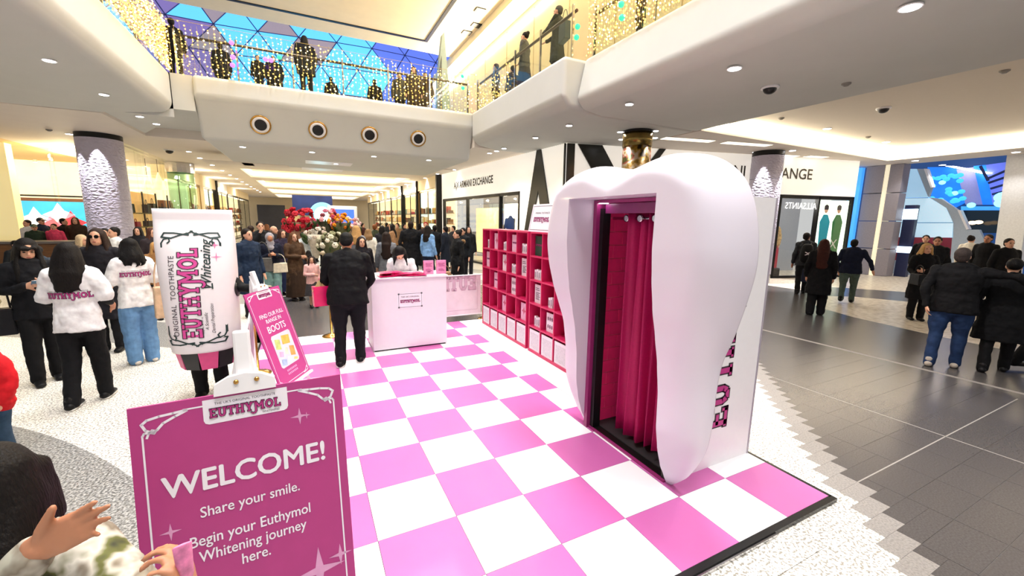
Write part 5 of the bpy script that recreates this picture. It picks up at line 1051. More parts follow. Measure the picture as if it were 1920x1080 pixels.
# ================================================================== signs on white easels
def easel_sign(TL, TR, th, Lb, label, name, board_m=M_PINK):
    TL = Vector(TL); TR = Vector(TR); u = (TR - TL).normalized(); n0 = V(u.y, -u.x, 0); t_ = math.radians(th); dn = n0 * math.sin(t_) - V(0, 0, 1) * math.cos(t_); w = (TR - TL).length
    nrm = u.cross(-dn); base = (TL + TR) / 2 + dn * Lb; base.z = 0; zf = H if (-1.02 < base.x < 3 and -2 < base.y < 4) else 0
    t = thing(name, label, 'sign', (base.x, base.y, zf)); o0 = TL - t.location
    fn = frame(o0, u, -dn)     # a to the right, b up (negative downwards)
    g = MB(); P = [fn(a, b, c) for c in (-.012, 0) for a, b in ((0, -Lb), (w, -Lb), (w, 0), (0, 0))]; g.add(P, [(3, 2, 1, 0), (4, 5, 6, 7), (0, 1, 5, 4), (1, 2, 6, 5), (2, 3, 7, 6), (3, 0, 4, 7)]); g.build('board', board_m, t)
    return t, fn, w
def easel(t, fn, w, Lb, label, rear=.62):
    """white tripod easel behind the board"""
    e = thing('display_easel', label, 'easel', t.location); zf = 0
    apex = fn(w / 2, .16, -.06); 
    for s in (-1, 1):
        f = fn(w / 2 + s * .30, -Lb - .3, -.03); f.z = .0; MB().tube([apex, f], .016, 8).build('leg', M_WHITE, e)
    n = (fn(0, 0, 1) - fn(0, 0, 0)); n.z = 0; n.normalize(); f = fn(w / 2, 0, 0) - n * rear; f.z = 0; MB().tube([apex + V(0, 0, -.05), f], .016, 8).build('rear_leg', M_WHITE, e)
    g = MB(); P = [fn(w / 2 + a, b, c) for c in (-.05, -.014) for a, b in ((-.025, -.1), (.025, -.1), (.025, .2), (-.025, .2))]; g.add(P, [(3, 2, 1, 0), (4, 5, 6, 7), (0, 1, 5, 4), (1, 2, 6, 5), (2, 3, 7, 6), (3, 0, 4, 7)]); bev(g.build('mast', M_WHITE, e), .008)
    K = [(-.085, -.004), (.09, -.004), (.088, .03), (.05, .05), (.005, .06), (-.045, .052), (-.082, .032)]
    g = MB(); P = [fn(w / 2 + a, b, c) for c in (-.03, .012) for a, b in K]; k = len(K); g.add(P, [tuple(range(k))[::-1], tuple(range(k, 2 * k))] + [(i, (i + 1) % k, k + (i + 1) % k, k + i) for i in range(k)]); g.build('clip', M_WHITE, e)
    for a in (-.022, .036):
        g = MB(); c = fn(w / 2 + a, .034, .014); g.ell(c, (.008, .008, .008), 10, 6); g.build('screw', M_GOLD, e, True)
    g = MB(); P = [fn(w / 2 + a, b, c) for c in (-.03, .03) for a, b in ((-.28, -Lb - .025), (.28, -Lb - .025), (.28, -Lb - .002), (-.28, -Lb - .002))]; g.add(P, [(3, 2, 1, 0), (4, 5, 6, 7), (0, 1, 5, 4), (1, 2, 6, 5), (2, 3, 7, 6), (3, 0, 4, 7)]); g.build('ledge', M_WHITE, e)
def border(t, fn, w, Lb, m=.03, lw=.005, corner=.085):
    P = []; c = corner; y0, y1 = -m - .012, -Lb + m
    P += line2d([(m, y1 + c * .6), (m, y0 - c * .55)], lw) + line2d([(w - m, y1 + c * .6), (w - m, y0 - c * .55)], lw) + line2d([(m + c * 1.2, y0 + .012), (w - m - c * 1.2, y0 + .012)], lw) + line2d([(m + c, y1), (w - m - c, y1)], lw)
    for sx, ox in ((1, m), (-1, w - m)):
        for sy, oy in ((-1, y0), (1, y1)):
            q = lambda a, b: (ox + sx * a * c, oy + sy * b * c)
            P += line2d([q(1.3, -.12), q(.9, -.08), q(.5, -.05), q(.15, .02), q(0, .15), q(.1, .38), q(.3, .5), q(.42, .42), q(.6, .22), q(.95, .05), q(1.3, -.1)], lw * 1.5)
            P += line2d([q(.0, .58), q(.05, .48), q(.2, .47), q(.33, .53), q(.38, .45), q(.28, .4), q(.17, .52), q(.12, .66)], lw * 1.2)
    g = MB(); put2d(g, P, fn, .0012); g.build('border', M_SIGNW, t)
def badge(t, fn, w, s=1.0):
    a, b = w * .345, w * .77 if False else w * .70; y0, y1 = -.012 * s, -.092 * s; r = .014 * s; a, b = w / 2 - .117 * s, w / 2 + .122 * s
    pl = [(a, y0), (a, y1 + r), (a + r * .3, y1 + r * .3), (a + r, y1), (b - r, y1), (b - r * .3, y1 + r * .3), (b, y1 + r), (b, y0)]
    g = MB(); put2d(g, [pl], fn, .0015); g.build('badge', M_SIGNW, t); put_wordmark(.2 * s, fn, t, x=w / 2, y=-.072 * s, dz=.003, vs=1.08); put_text('THE UK\'S ORIGINAL TOOTHPASTE', .011 * s, fn, M_INK, t, x=w / 2, y=-.031 * s, dz=.003); put_text('WHITENING', .009 * s, fn, M_INK, t, x=w / 2 + .07 * s, y=-.086 * s, dz=.003)
M_SPK = mat('sparkle', '#d99bc4', .5)
t, fn, w = easel_sign((-.792, -1.778, 1.39), (-.197, -1.736, 1.39), 9, .841, 'large pink WELCOME sign with white lettering in the foreground', 'welcome_sign')
border(t, fn, w, .841); badge(t, fn, w)
fit_text('WELCOME!', .096, fn, M_SIGNW, t, .065, .523, -.297, .022)
fit_text('Share your smile.', .048, fn, M_SIGNW, t, .153, .435, -.385, .01)
for s_, a_, b_, y_ in (('Begin your Euthymol', .121, .463, -.474), ('Whitening journey', .14, .447, -.527), ('here.', .252, .333, -.577)): fit_text(s_, .05, fn, M_SIGNW, t, a_, b_, y_, .01)
for q_ in ((.453, -.124, .03), (.475, -.126, .013), (.076, -.403, .028), (.478, -.695, .085), (.55, -.665, .04), (.09, -.7, .05), (.15, -.78, .03)):
    g = MB(); put2d(g, [star2d(q_[0], q_[1], q_[2], .22)], fn, .0012); g.build('sparkle', M_SPK, t)
easel(t, fn, w, .841, 'white easel holding the large welcome sign')
t, fn, w = easel_sign((-.83, 1.10, 1.25), (-.577, 1.605, 1.25), 16.5, .97, 'narrow pink sign with product photo leaning on an easel', 'range_sign')
border(t, fn, w, .97, .025, .005, .07); badge(t, fn, w, .95)
for s_, sz, y in (('FIND OUR FULL', .056, -.27), ('RANGE IN', .056, -.328), ('BOOTS', .095, -.425)): put_text(s_, sz, fn, M_SIGNW, t, x=w / 2, y=y, bold=.012, dz=.002)
g = MB(); q = rect(.13, -.80, .46, -.46); put2d(g, [[(.13, -.78), (.15, -.80), (.44, -.80), (.46, -.78), (.46, -.48), (.44, -.46), (.15, -.46), (.13, -.48)]], fn, .0015)
ph = g.build('photo', mat('photo_print', '#c9d0dd', .4, noise=.1, scale=8), t)
for k, (a, b, c, d, col) in enumerate(((.15, -.62, .25, -.5, '#b8c878'), (.27, -.60, .42, -.49, '#e0b050'), (.16, -.70, .24, -.63, '#d8a8c8'), (.26, -.70, .33, -.61, '#f0dcc0'), (.34, -.74, .44, -.62, '#e09a50'), (.15, -.79, .25, -.71, '#a0b8d8'), (.26, -.79, .34, -.71, '#c8e0f0'), (.36, -.79, .44, -.75, '#e8c878'))):
    g = MB(); put2d(g, [[(a, b + .02), (c - .02, b), (c, d - .02), (a + .02, d)]], fn, .002); g.build('printed_tube', mat('pt_' + col[1:], col, .4, noise=.2, scale=20), ph)
for s_, y in (('UNIT 212', -.85), ('LOWER LEVEL', -.885)):
    g = MB(); put2d(g, [rect(w / 2 - .09 + k * .026, y, w / 2 - .09 + k * .026 + .018, y + .02) for k in range(7)], fn, .0015); g.build('small_print', M_SPK, t)
easel(t, fn, w, .97, 'white easel holding the narrow product sign', .2)
# ================================================================== person in a toothpaste-tube costume
c = atY(378, 540, 2.0); tbx, tby = c.x, c.y
tf = math.degrees(math.atan2(-(CAM.x - tbx), CAM.y - tby)) - 14
t, U, Hd, arms, k = person('person in a white toothpaste tube costume with black sleeves and legs', tbx, tby, tf, 1.72, top='#121214', bot='#101012', shoes='#101012', hairk='short', vox=.014, R=((.22, .05, 1.12), (.2, .1, .88)), L=((-.36, .04, 1.19), (-.52, .10, 1.2)), name='costumed_person')
for ch in list(t.children):
    if ch.name.split('.')[0] in ('eye', 'eyebrow', 'mouth', 'hair'): bpy.data.objects.remove(ch)
def tsec(z):
    tab = [(.57, .295, .30), (.66, .305, .31), (1.0, .322, .30), (1.4, .334, .25), (1.7, .338, .16), (1.86, .338, .075), (1.92, .338, .045), (2.03, .338, .04)]
    for a, b in zip(tab, tab[1:]):
        if z <= b[0]: s = (z - a[0]) / (b[0] - a[0]); return a[1] + (b[1] - a[1]) * s, a[2] + (b[2] - a[2]) * s
    return tab[-1][1:]
def tpt(a, z, off=0.0):
    w, d = tsec(z); e = .8 - .3 * max(0, min(1, (z - 1.2) / .6)); ca, sa = math.cos(a), math.sin(a)
    return V((w + off) * math.copysign(abs(ca) ** e, ca), (d + off) * math.copysign(abs(sa) ** e, sa), z)
zs = [.57, .59, .66, .8, .95, 1.1, 1.25, 1.4, 1.5, 1.6, 1.7, 1.78, 1.84, 1.88, 1.92, 1.925, 1.98, 2.03]; NA = 56; g = MB()
g.add([tpt(2 * PI * i / NA, z) for z in zs for i in range(NA)], [(j * NA + i, j * NA + (i + 1) % NA, (j + 1) * NA + (i + 1) % NA, (j + 1) * NA + i) for j in range(len(zs) - 1) for i in range(NA)] + [tuple(range(NA))[::-1], tuple((len(zs) - 1) * NA + i for i in range(NA))])
M_TUBE = mat('tube_white', '#f3edf0', .42, noise=.01)
tube = g.build('tube_costume', M_TUBE, t, True)
# cap of alternating pink and black facets
NF = 10
for i in range(NF):
    a0, a1 = 2 * PI * (i + .35) / NF, 2 * PI * (i + 1.35) / NF; P = []
    for z, r, q in ((.57, .29, 0), (.37, .25, 0)):
        for a in (a0 + (.0 if z > .5 else .04), a1 - (.0 if z > .5 else .04)): P.append(V(r * math.cos(a), r * .95 * math.sin(a), z))
    for z, r in ((.57, .22), (.37, .2)):
        for a in (a0, a1): P.append(V(r * math.cos(a), r * .95 * math.sin(a), z))
    MB().add(P, [(0, 1, 3, 2), (5, 4, 6, 7), (0, 4, 5, 1), (2, 3, 7, 6), (0, 2, 6, 4), (1, 5, 7, 3)]).build('cap_facet', mat('cap_pink', '#e0488a', .4) if i % 2 == 0 else mat('cap_black', '#17151a', .35), t)
MB().lathe([(.21, .375), (.21, .57)], n=24).build('cap_core', M_BLACK, t)
# label on the tube front (local +Y), lettering running upwards
def tfn(a, b, cc=0.0):      # a: along height (up), b: across, left positive
    z = .57 + a; w, d = tsec(z); x = max(-.98, min(.98, b / w)); e = .8 - .3 * max(0, min(1, (z - 1.2) / .6))
    ang = math.acos(math.copysign(min(1, abs(x)) ** (1 / e), x)); p = tpt(ang, z); n = V(math.cos(ang) / w, math.sin(ang) / d, .12).normalized()
    return p + n * (cc + .003)
M_TEAL = mat('label_teal', '#16302f', .5); M_BRIGHT = mat('label_pink', '#d24796', .5)
LB0, LB1, LW = .10, 1.22, .285
put_wordmark(.86, lambda a, b, c_=0: tfn(a, b, c_), t, x=.62, y=-.03 - .035, dz=.002, mats=[M_INK, M_BRIGHT], vs=1.35) if False else None
def tl(a, b, c_=0.0): return tfn(a, b, c_)
# text axis: a runs up the tube, b runs to the viewer's left
fill, out, Lw = wordmark2d(); kk = .9 / Lw
g = MB(); F2 = lambda a, b, c_=0.0: tl(.17 + a * kk, -.045 + b * kk * 1.32, c_)
put2d(g, out, F2, .002); g.mi = 1; put2d(g, fill, F2, .004); g.build('brand_lettering', [M_INK, M_BRIGHT], t)
def ttext(s_, size, a0, b0, m, **kw):
    v_, f_ = text2d(s_, 'LEFT', kw.get('bold', 0), kw.get('shear', 0), kw.get('space', 1.0)); mb = MB(); mb.add([tl(a0 + a * size, b0 + b * size, .003) for a, b in v_], f_); mb.build('lettering', m, t)
ttext('ORIGINAL  TOOTHPASTE', .066, .19, .15, M_INK, space=1.08); ttext('Whitening', .12, .64, -.15, M_TEAL, shear=.35, bold=.008); ttext('A Scientific', .04, .24, -.1, M_INK, shear=.4); ttext('Dental Preparation', .04, .2, -.15, M_INK, shear=.4); ttext('106g net wt 3.7 oz', .024, .2, -.06, M_INK)
g = MB(); B1, B2 = .25, -.235
def tline(pts, w): put2d(g, line2d(pts, w), tl, .003)
tline([(LB0 + .1, B1), (LB1 - .1, B1)], .014); tline([(LB0 + .1, B2), (LB1 - .1, B2)], .018)
for sa, oa in ((1, LB0), (-1, LB1)):
    for sb, ob in ((-1, B1), (1, B2)):
        q = lambda a, b: (oa + sa * a, ob + sb * b)
        tline([q(0, .2), q(.02, .22), q(.0, .1), q(.0, .02), q(.04, .0), q(.05, .08), q(.02, .15), q(.0, .22), q(-.02, .25)], .014); tline([q(.1, 0), q(.06, .02), q(.05, .06), q(.08, .07), q(.1, .05)], .012)
g.build('label_border', M_TEAL, t)
g = MB(); put2d(g, [star2d(1.1, -.19, .04, .2), star2d(.98, -.2, .05, .14)], tl, .003); g.build('sparkle', mat('spark_pink', '#ee7ab0', .5), t)
tline2 = MB(); put2d(tline2, line2d([(.66, -.155), (1.0, -.14)], .012), tl, .003); tline2.build('underline', M_TEAL, t)
MB().loft([(V(-.5, .09, 1.2), .035, .035), (V(-.58, .13, 1.2), .045, .03), (V(-.66, .16, 1.19), .03, .022)], 10).build('glove', cmat('#101013'), t, True)
# arm hole
T = Matrix.Rotation(PI / 2, 4, 'Y'); MB().lathe([(.075, -.02), (.09, .0), (.085, .012)], c=(-.325, .03, 1.19), n=24, T=Matrix.Rotation(-PI / 2, 4, 'Y')).build('arm_hole', M_BLACK, t, True)
# ================================================================== foreground visitors
def fc(x, y, off=0): return math.degrees(math.atan2(-(CAM.x - x), CAM.y - y)) + off
def fa(x, y, off=0): return fc(x, y, off) + 180
# clapping woman at the lower left edge
hcw = atD(-4, 915, .92); th = -14.0; kf = hcw.z / 1.585; rot = Matrix.Rotation(-math.radians(th), 3, 'Z'); loc0 = V(hcw.x, hcw.y, 0) - Matrix.Rotation(math.radians(th), 3, 'Z') @ V(0, .02 * kf, 0)
def loc(p): return rot @ (p - loc0)
w1 = loc(atD(72, 1030, .82)); w2 = loc(atD(352, 1135, .74)); d1 = rot @ (RR * 95 + RD * -52 + RF * 25); n1 = rot @ (-RF * .9 + RD * .2); d2 = rot @ (RD * -70 + RR * -22 + RF * 5); n2 = rot @ (RR * -.8 - RF * .2)
shR = V(.175, 0, 1.395) * kf; shL = V(-.175, 0, 1.395) * kf
e1 = (shL + w1) / 2 + V(-.08, -.02, -.2); e2 = (shR + w2) / 2 + V(.06, 0, -.16)
M_FLORAL = mat('floral_cloth', '#8d8a7c', .8, noise=.5, scale=9, bump=.2); r_ = [n for n in M_FLORAL.node_tree.nodes if n.type == 'VALTORGB'][0].color_ramp; r_.elements[0].color = srgb('#1d1f1c'); r_.elements[0].position = .36
for p_, c_ in ((.45, '#5d5f2c'), (.52, '#c9c3b6'), (.6, '#7a6f60')): e_ = r_.elements.new(p_); e_.color = srgb(c_)
person('dark-haired woman in a floral jacket raising her open hand at the lower left', loc0.x, loc0.y, th, 1.7 * kf, top='#8d8a7c', topk='shirt', bot='#22242a', hair='#0f0b0a', hairk='bob', skin='mid', L=(e1, w1), R=(e2, w2), vox=.0055, female=True, handspec={-1: (d1, n1, -1, [.1, .08, .12, .25], .055), 1: (d2, n2, -1, [.5, .6, .65, .7], .05)}, mat_top=M_FLORAL, detail=True, look=12)
hs_ = .72
tb_ = thing('sample_tube', 'small pink sample tube held in a hand before the welcome sign', 'tube', atD(345, 1050, .735), .3)
MB().loft([((0, 0, -.04), .009, .009), ((0, 0, -.03), .012, .011), ((0, 0, .0), .013, .008), ((0, 0, .03), .014, .003)], 14).build('tube_body', mat('tube_rose', '#d77aa6', .4, noise=.3, scale=60), tb_, True); MB().lathe([(.007, -.056), (.008, -.04)], n=14).build('cap', M_WHITE, tb_)
# child in red and man in beige at the left edge
p = atZ(8, 860, 0); person('child in a red puffer jacket and jeans at the left edge', p.x, p.y, fc(p.x, p.y, -60), 1.02, top='#c01822', topk='puffer', bot='#2d4258', shoes='#b9b0a2', hair='#3a2418', hairk='short', vox=.011, build=1.25)
p = atZ(-22, 725, 0); person('shopper in a beige puffer jacket cut by the left edge', p.x, p.y, fc(p.x, p.y, -70), 1.78, top='#b3a683', topk='puffer', bot='#16181c', hair='#241a14', vox=.013, build=1.25, L='fwd', R='fwd')
# woman with phone
t, U, Hd, arms, k = person('woman with a long dark fringe in black looking at her phone', -3.1, 3.22, fc(-3.1, 3.22, 5), 1.665, top='#101116', topk='jacket', bot='#0d0d10', hair='#0f0c0c', hairk='fringe', skin='light', L='phone', R='phone', vox=.0095, female=True, tilt=22, stride=.06)
ph_ = thing('mobile_phone', 'blue-cased phone held by the woman with a fringe', 'phone', (-3.1, 3.22, 0), math.radians(fc(-3.1, 3.22, 5))); q = bev(MB().box((-.04, -.075, -.004), (.04, .075, .004), Matrix.Translation(V(.0, .335, 1.235) * k) @ Matrix.Rotation(.5, 4, 'X')).build('body', mat('phone_blue', '#4a7898', .3), ph_), .006); MB().box((-.036, -.07, .0042), (.036, .07, .005), Matrix.Translation(V(.0, .335, 1.235) * k) @ Matrix.Rotation(.5, 4, 'X')).build('screen', mat('phone_screen', '#a8c8e0', .2, emit='#a8c8e0', strength=.6), ph_)
handbag_at((-3.42, 3.12, .62), .36, .3, .14, '#131317', 'black shoulder bag at the hip of the woman with a fringe', .3, .5)
# two staff in white shirts
t, U, Hd, arms, k = person('staff woman in a white brand T-shirt, black trousers and slip-on shoes, seen from behind', -2.42, 2.3, fa(-2.42, 2.3, -22), 1.665, top='#f2eff2', topk='tee', bot='#0e0e11', hair='#120d0c', hairk='long', skin='mid', L='fwd', R='fwd', vox=.0095, female=True, stride=.10, sole='#e8e4de', tilt=8, build=1.06)
shirt_print(t, U, 1.16, .33)
for s in (1, -1):
    sh, el, wr = arms[s]; MB().loft([(sh.lerp(el, .8), .052, .052), (el, .047, .047), (el.lerp(wr, .6), .036, .036)], 12).build('undersleeve', cmat('#101013'), t, True)
t, U, Hd, arms, k = person('staff woman in a white brand T-shirt and wide blue jeans, seen from behind', -2.33, 3.6, fa(-2.33, 3.6, 18), 1.65, top='#f2eff2', topk='tee', bot='#5f86b0', botk='wide', hair='#0e0c0d', hairk='bob', skin='light', L='fwd', R='hang', vox=.0105, female=True, shoes='#cfc8be', tilt=5, build=1.06)
shirt_print(t, U, 1.22, .31)
sc_ = -2.33; handbag_at((-1.98, 3.5, .62), .3, .42, .1, '#c9ab8c', 'beige tote bag on the shoulder of the staff woman in jeans', .4, .42)
p = atY(180, 430, 4.4); person('woman in glasses and dark coat behind the staff women', p.x, 4.4, fc(p.x, 4.4, -20), max(1.55, min(1.8, p.z)), top='#1b1a20', topk='coat', bot='#141418', hair='#2a1c16', hairk='long', vox=.013, female=True)
gs = thing('eyeglasses', 'thin glasses on the woman behind the staff', 'glasses', (p.x, 4.4, p.z * .945), math.radians(fc(p.x, 4.4, -20)))
for s in (1, -1): MB().lathe([(.024, -.003), (.024, .003), (.02, .003), (.02, -.003)], c=(.032 * s, .115, 0), n=16, T=Matrix.Rotation(PI / 2, 4, 'X')).build('rim', M_DARK, gs); MB().box((.055 * s - .002, .0, -.003), (.055 * s + .002, .115, .003)).build('temple', M_DARK, gs)
# man in black at the desk
t, U, Hd, arms, k = person('man in a black coat and trousers standing at the checkout desk, seen from behind', .16, 2.36, fa(.16, 2.36, -6), 1.74, z=H, top='#0b0b0e', topk='jacket', bot='#0b0c10', botk='trousers', hair='#0a0909', hairk='short', skin='mid', L='low', R='low', vox=.0105, lean=12, tilt=25, build=1.22, shoes='#0c0c0e', sole='#e6e0dc', stride=.05)
gb = thing('gift_bag', 'hot pink gift bag with tissue paper hanging beside the man in black', 'bag', (-.14, 2.52, .82), .2); MB().prism([(-.11, 0), (.11, 0), (.115, .26), (-.115, .26)], -.05, .05, 'y').build('body', M_HOT, gb)
tp_ = MB(); rg = random.Random(2)
for q in range(7): x = rg.uniform(-.09, .09); tp_.prism([(x - .05, .2), (x + .05, .2), (x + rg.uniform(-.05, .05), .26 + rg.uniform(.04, .1))], -.04 + q * .01, -.036 + q * .01, 'y')
tp_.build('tissue_paper', cmat('#b9b27a'), gb); MB().tube([V(-.05, 0, .26), V(-.03, 0, .36), V(.03, 0, .36), V(.05, 0, .26)], .004, 5).build('handle', M_HOT, gb)
# ================================================================== visitors on the lower floor
CROWD = 'shoppers in the crowd'
def pp(label, px, py, Y, off=0, away=False, **kw):
    p = atY(px, py, Y); hh = min(1.88, max(.9, p.z)); f = (fa if away else fc)(p.x, p.y, off)
    return person(label, p.x, p.y, f, hh, group=CROWD, **{**dict(vox=.016), **kw})
def px_(label, x, y, h, off=0, away=False, **kw): return person(label, x, y, (fa if away else fc)(x, y, off), h, group=CROWD, **{**dict(vox=.014), **kw})
px_('woman behind the desk bending over in a white top with long black hair', 1.16, 3.62, 1.62, -10, z=.0, top='#f0ecf2', topk='shirt', bot='#1a1a1e', hair='#0d0a0b', hairk='verylong', lean=30, tilt=40, look=20, L='low', R='low', female=True, vox=.011)
px_('smiling dark-haired woman in a black coat behind the man at the desk', .72, 5.6, 1.58, 15, top='#15131a', topk='coat', bot='#101014', hair='#1c1210', hairk='long', female=True, vox=.012)
px_('woman in a long brown coat with a cream handbag', -.56, 7.6, 1.6, 25, top='#4a3626', topk='longcoat', bot='#33241a', botk='long', hair='#5a3a22', hairk='long', female=True, L='fwd', R='fold', shoes='#4a4648', vox=.012)
handbag_at((-.86, 7.25, .72), .3, .22, .12, '#e6dcc4', 'cream handbag carried by the woman in the brown coat', .3, .2)
px_('small girl in a pink coat and black and white skirt', -.22, 6.55, 1.12, 10, top='#d9a9a4', topk='jacket', bot='#3a3638', botk='skirt', hair='#241610', hairk='long', female=True, L='hang', R='fold', vox=.011, shoes='#1a1a1c')
px_('woman in a grey headscarf and navy jacket with a grey handbag', -1.02, 7.3, 1.6, 5, top='#14182a', topk='jacket', bot='#7fa3a0', botk='wide', hair='#8d8a90', hairk='hijab', skin='mid', female=True, L='phone', R='phone', vox=.012)
handbag_at((-1.15, 6.98, .78), .34, .3, .12, '#5f5c58', 'grey handbag of the woman in the headscarf', .2, .35)
pp('man in black resting his hand on his mouth behind the headscarf woman', 487, 416, 9.2, 10, top='#17171b', R='face', hair='#17100d', bot='#15151a')
pp('bald man in a dark jacket left of the flower stall', 512, 424, 9.8, 60, top='#20222a', hairk='bald', bot='#8a8f98')
pp('woman in a navy dress with long brown hair beside the flower stall', 528, 431, 8.5, 30, top='#2a2438', topk='coat', bot='#1c2240', botk='long', hair='#3a221a', hairk='long', female=True)
pp('person in a white jacket in front of the red bouquet', 567, 436, 11.0, 0, away=True, top='#dfe6e8', topk='jacket', hair='#1d1512')
pp('child with black hair sitting at the flower stall', 578, 470, 9.0, 0, away=True, top='#2b2b30', hair='#120e0e', hairk='bob', bot='#222226')
pp('man in a dark blue coat directly behind the toothpaste costume', 462, 430, 6.0, 40, top='#1b2a40', topk='coat', hair='#1a1412')
pp('shopper with a cream fur hood left of the corridor crowd', 470, 424, 10.5, 150, top='#24221f', topk='parka', hair='#2a1d15', hood='#c9a46a')
pp('blonde woman in a grey coat at the flower stall', 668, 424, 8.4, 150, top='#7d8088', topk='coat', hair='#b98f5a', hairk='long', female=True)
pp('woman in a white coat behind the blonde woman', 690, 430, 9.4, 170, top='#e2dccf', topk='coat', hair='#8a6a48', hairk='bob', female=True)
pp('woman in a grey shawl with very long dark hair near the desk', 724, 436, 6.6, 170, top='#6a6d72', topk='coat', hair='#241915', hairk='verylong', female=True, bot='#1b2236')
pp('tall man in a black coat walking away near the pale shop window', 770, 416, 9.6, 0, away=True, top='#0e0e11', topk='coat', hair='#2a1d16', build=1.25, bot='#15161a')
pp('woman in a light blue sweater and jeans walking to the shops', 802, 424, 9.2, -40, away=True, top='#7fa8d8', topk='jacket', bot='#1c2438', hair='#1d1512', hairk='long', female=True, stride=.12)
pp('woman in a black parka with a fur hood beside the barrier banner', 858, 432, 6.4, -70, top='#111214', topk='parka', hair='#17110f', hairk='bun', hood='#8a6a48', bot='#121216', female=True)
pp('shopper with dark hair looking down behind the fur-hooded woman', 868, 428, 8.6, -30, top='#15181c', hair='#15100f')
pp('shopper in a red hat by the golden window', 798, 417, 12.5, 0, top='#2a2024', hair='#a01c2a', hairk='beanie')
handbag_at((3.35, 8.4, .0), .42, .42, .2, '#b08b6a', 'brown paper carrier bag near the light blue sweater', .4, .2, 'carrier_bag', .8)
for i, (px, py, Y, top, hair, hk, lab) in enumerate(((640, 424, 13, '#3a2428', '#5a1f2a', 'short', 'in burgundy just right of the orange flowers'), (656, 421, 15, '#6a3a3a', '#3a2018', 'bob', 'in a red scarf behind the orange flowers'), (703, 421, 12.5, '#39402c', '#7a4a2a', 'short', 'in an olive jacket behind the white coat'), (716, 424, 10.6, '#1d1d22', '#14100f', 'bob', 'in black behind the grey shawl'), (735, 421, 12, '#a07a58', '#1a1412', 'long', 'in a tan coat left of the tall man'), (745, 419, 15, '#8a6a4a', '#2a1d15', 'short', 'in brown farther back near the tan coat'), (758, 420, 17, '#2a2a30', '#1a1412', 'short', 'in charcoal before the mint window'), (786, 420, 14, '#30201c', '#17100f', 'long', 'in dark brown right of the tall man'), (815, 423, 11, '#151519', '#120e0d', 'short', 'in black beside the light blue sweater'), (835, 425, 10.5, '#1a1f2a', '#15100f', 'short', 'in navy before the corner shop window'), (850, 424, 12.5, '#2e2e34', '#17110f', 'short', 'in grey before the corner shop window'), (878, 425, 10, '#16161a', '#120e0d', 'long', 'in black at the left end of the pink shelving'), (600, 424, 15, '#26242a', '#17110f', 'short', 'in black behind the pink flowers'), (586, 422, 17, '#e0dcd4', '#3a281c', 'short', 'in white far behind the stall'), (545, 422, 14, '#30282a', '#2a1a14', 'short', 'in brown left of the red bouquet'), (499, 421, 15, '#3a3036', '#8a5a3a', 'bob', 'with auburn hair in the left part of the crowd'), (622, 420, 21, '#2a2228', '#17110f', 'short', 'farthest back under the round sign'), (680, 419, 19, '#4a2a2a', '#17110f', 'short', 'far back in maroon'), (725, 418, 21, '#20242c', '#17110f', 'short', 'far back in slate grey'))):
    pp('shopper ' + lab, px, py, Y, (i * 67) % 360, top=top, hair=hair, hairk=hk, bot='#1b1b20', vox=.022, topk='jacket' if i % 3 else 'coat')
# left of the costume: around the bar counter
for i, (px, py, Y, top, hair, hk, lab) in enumerate(((213, 427, 8.2, '#e8e6e0', '#14100f', 'short', 'boy with black hair in a white hoodie by the column'), (195, 429, 8.8, '#c8c89a', '#120e0d', 'short', 'child with black hair in pale yellow'), (152, 441, 7.6, '#6a5a48', '#c9b08a', 'bob', 'fair-haired child behind the staff women'), (258, 426, 10.5, '#1a1a1f', '#17110f', 'bob', 'shopper in black behind the staff woman in jeans'), (283, 428, 8.8, '#2a2226', '#4a2a1e', 'long', 'long-haired woman in dark clothes left of the costume'), (298, 424, 11.5, '#4a3a36', '#3a2218', 'long', 'brown-haired woman partly behind the costume'), (290, 455, 6.5, '#8a6238', '#b88a50', 'long', 'shopper with tawny hair between the costume and the jeans'), (50, 413, 16.2, '#e6e6e6', '#17110f', 'short', 'man in white behind the bar counter'), (63, 421, 16.0, '#2c3a2c', '#2f4a38', 'cap', 'man in a green cap behind the bar counter'), (118, 410, 16.6, '#17171c', '#14100f', 'short', 'man in black before the video screen'), (140, 408, 16.4, '#3a2c20', '#4a3020', 'bob', 'woman in brown before the video screen'), (75, 409, 16.8, '#1a2a4a', '#1f2a3a', 'cap', 'person in a cap before the left part of the video screen'), (100, 420, 16.1, '#e0486a', '#2a1a14', 'short', 'child in bright pink at the bar counter'), (28, 452, 9.5, '#1b2026', '#15100f', 'short', 'seated person in black below the bar counter'), (68, 462, 7.0, '#3a4654', '#2a2a2e', 'cap', 'seated person in blue grey by the bar counter'))):
    pp(lab, px, py, Y, (i * 53) % 120 - 60, top=top, hair=hair, hairk=hk, bot='#1b1b20', vox=.019, topk='jacket')
# right side of the mall
t, *_ = px_('bearded man with a black backpack walking away before the poster window', 12.5, 3.4, 1.74, 10, True, top='#33363b', topk='jacket', bot='#14151a', hair='#14100e', skin='mid', stride=.1, vox=.013, look=-35)
bk = thing('backpack', 'black backpack with white logo on the walking man', 'backpack', (12.5, 3.4, 0), math.radians(fa(12.5, 3.4, 10))); o = MB().loft([((0, -.23, .98), .15, .09), ((0, -.25, 1.15), .17, .11), ((0, -.22, 1.38), .13, .08)], 14).build('body', cmat('#0f1013', .6), bk, True)
g = MB(); put2d(g, line2d([(-.06, .05), (0, .02), (.06, .05)], .022) + line2d([(-.06, -.03), (0, .0), (.06, -.03)], .022), frame((0, -.365, 1.17), (1, 0, 0), (0, 0, 1)), .002); g.build('logo', M_SIGNW, bk)
for s in (1, -1): MB().tube([V(.09 * s, -.16, 1.42), V(.1 * s, -.02, 1.5), V(.1 * s, .12, 1.36)], .018, 6).build('strap', cmat('#0f1013', .6), bk)
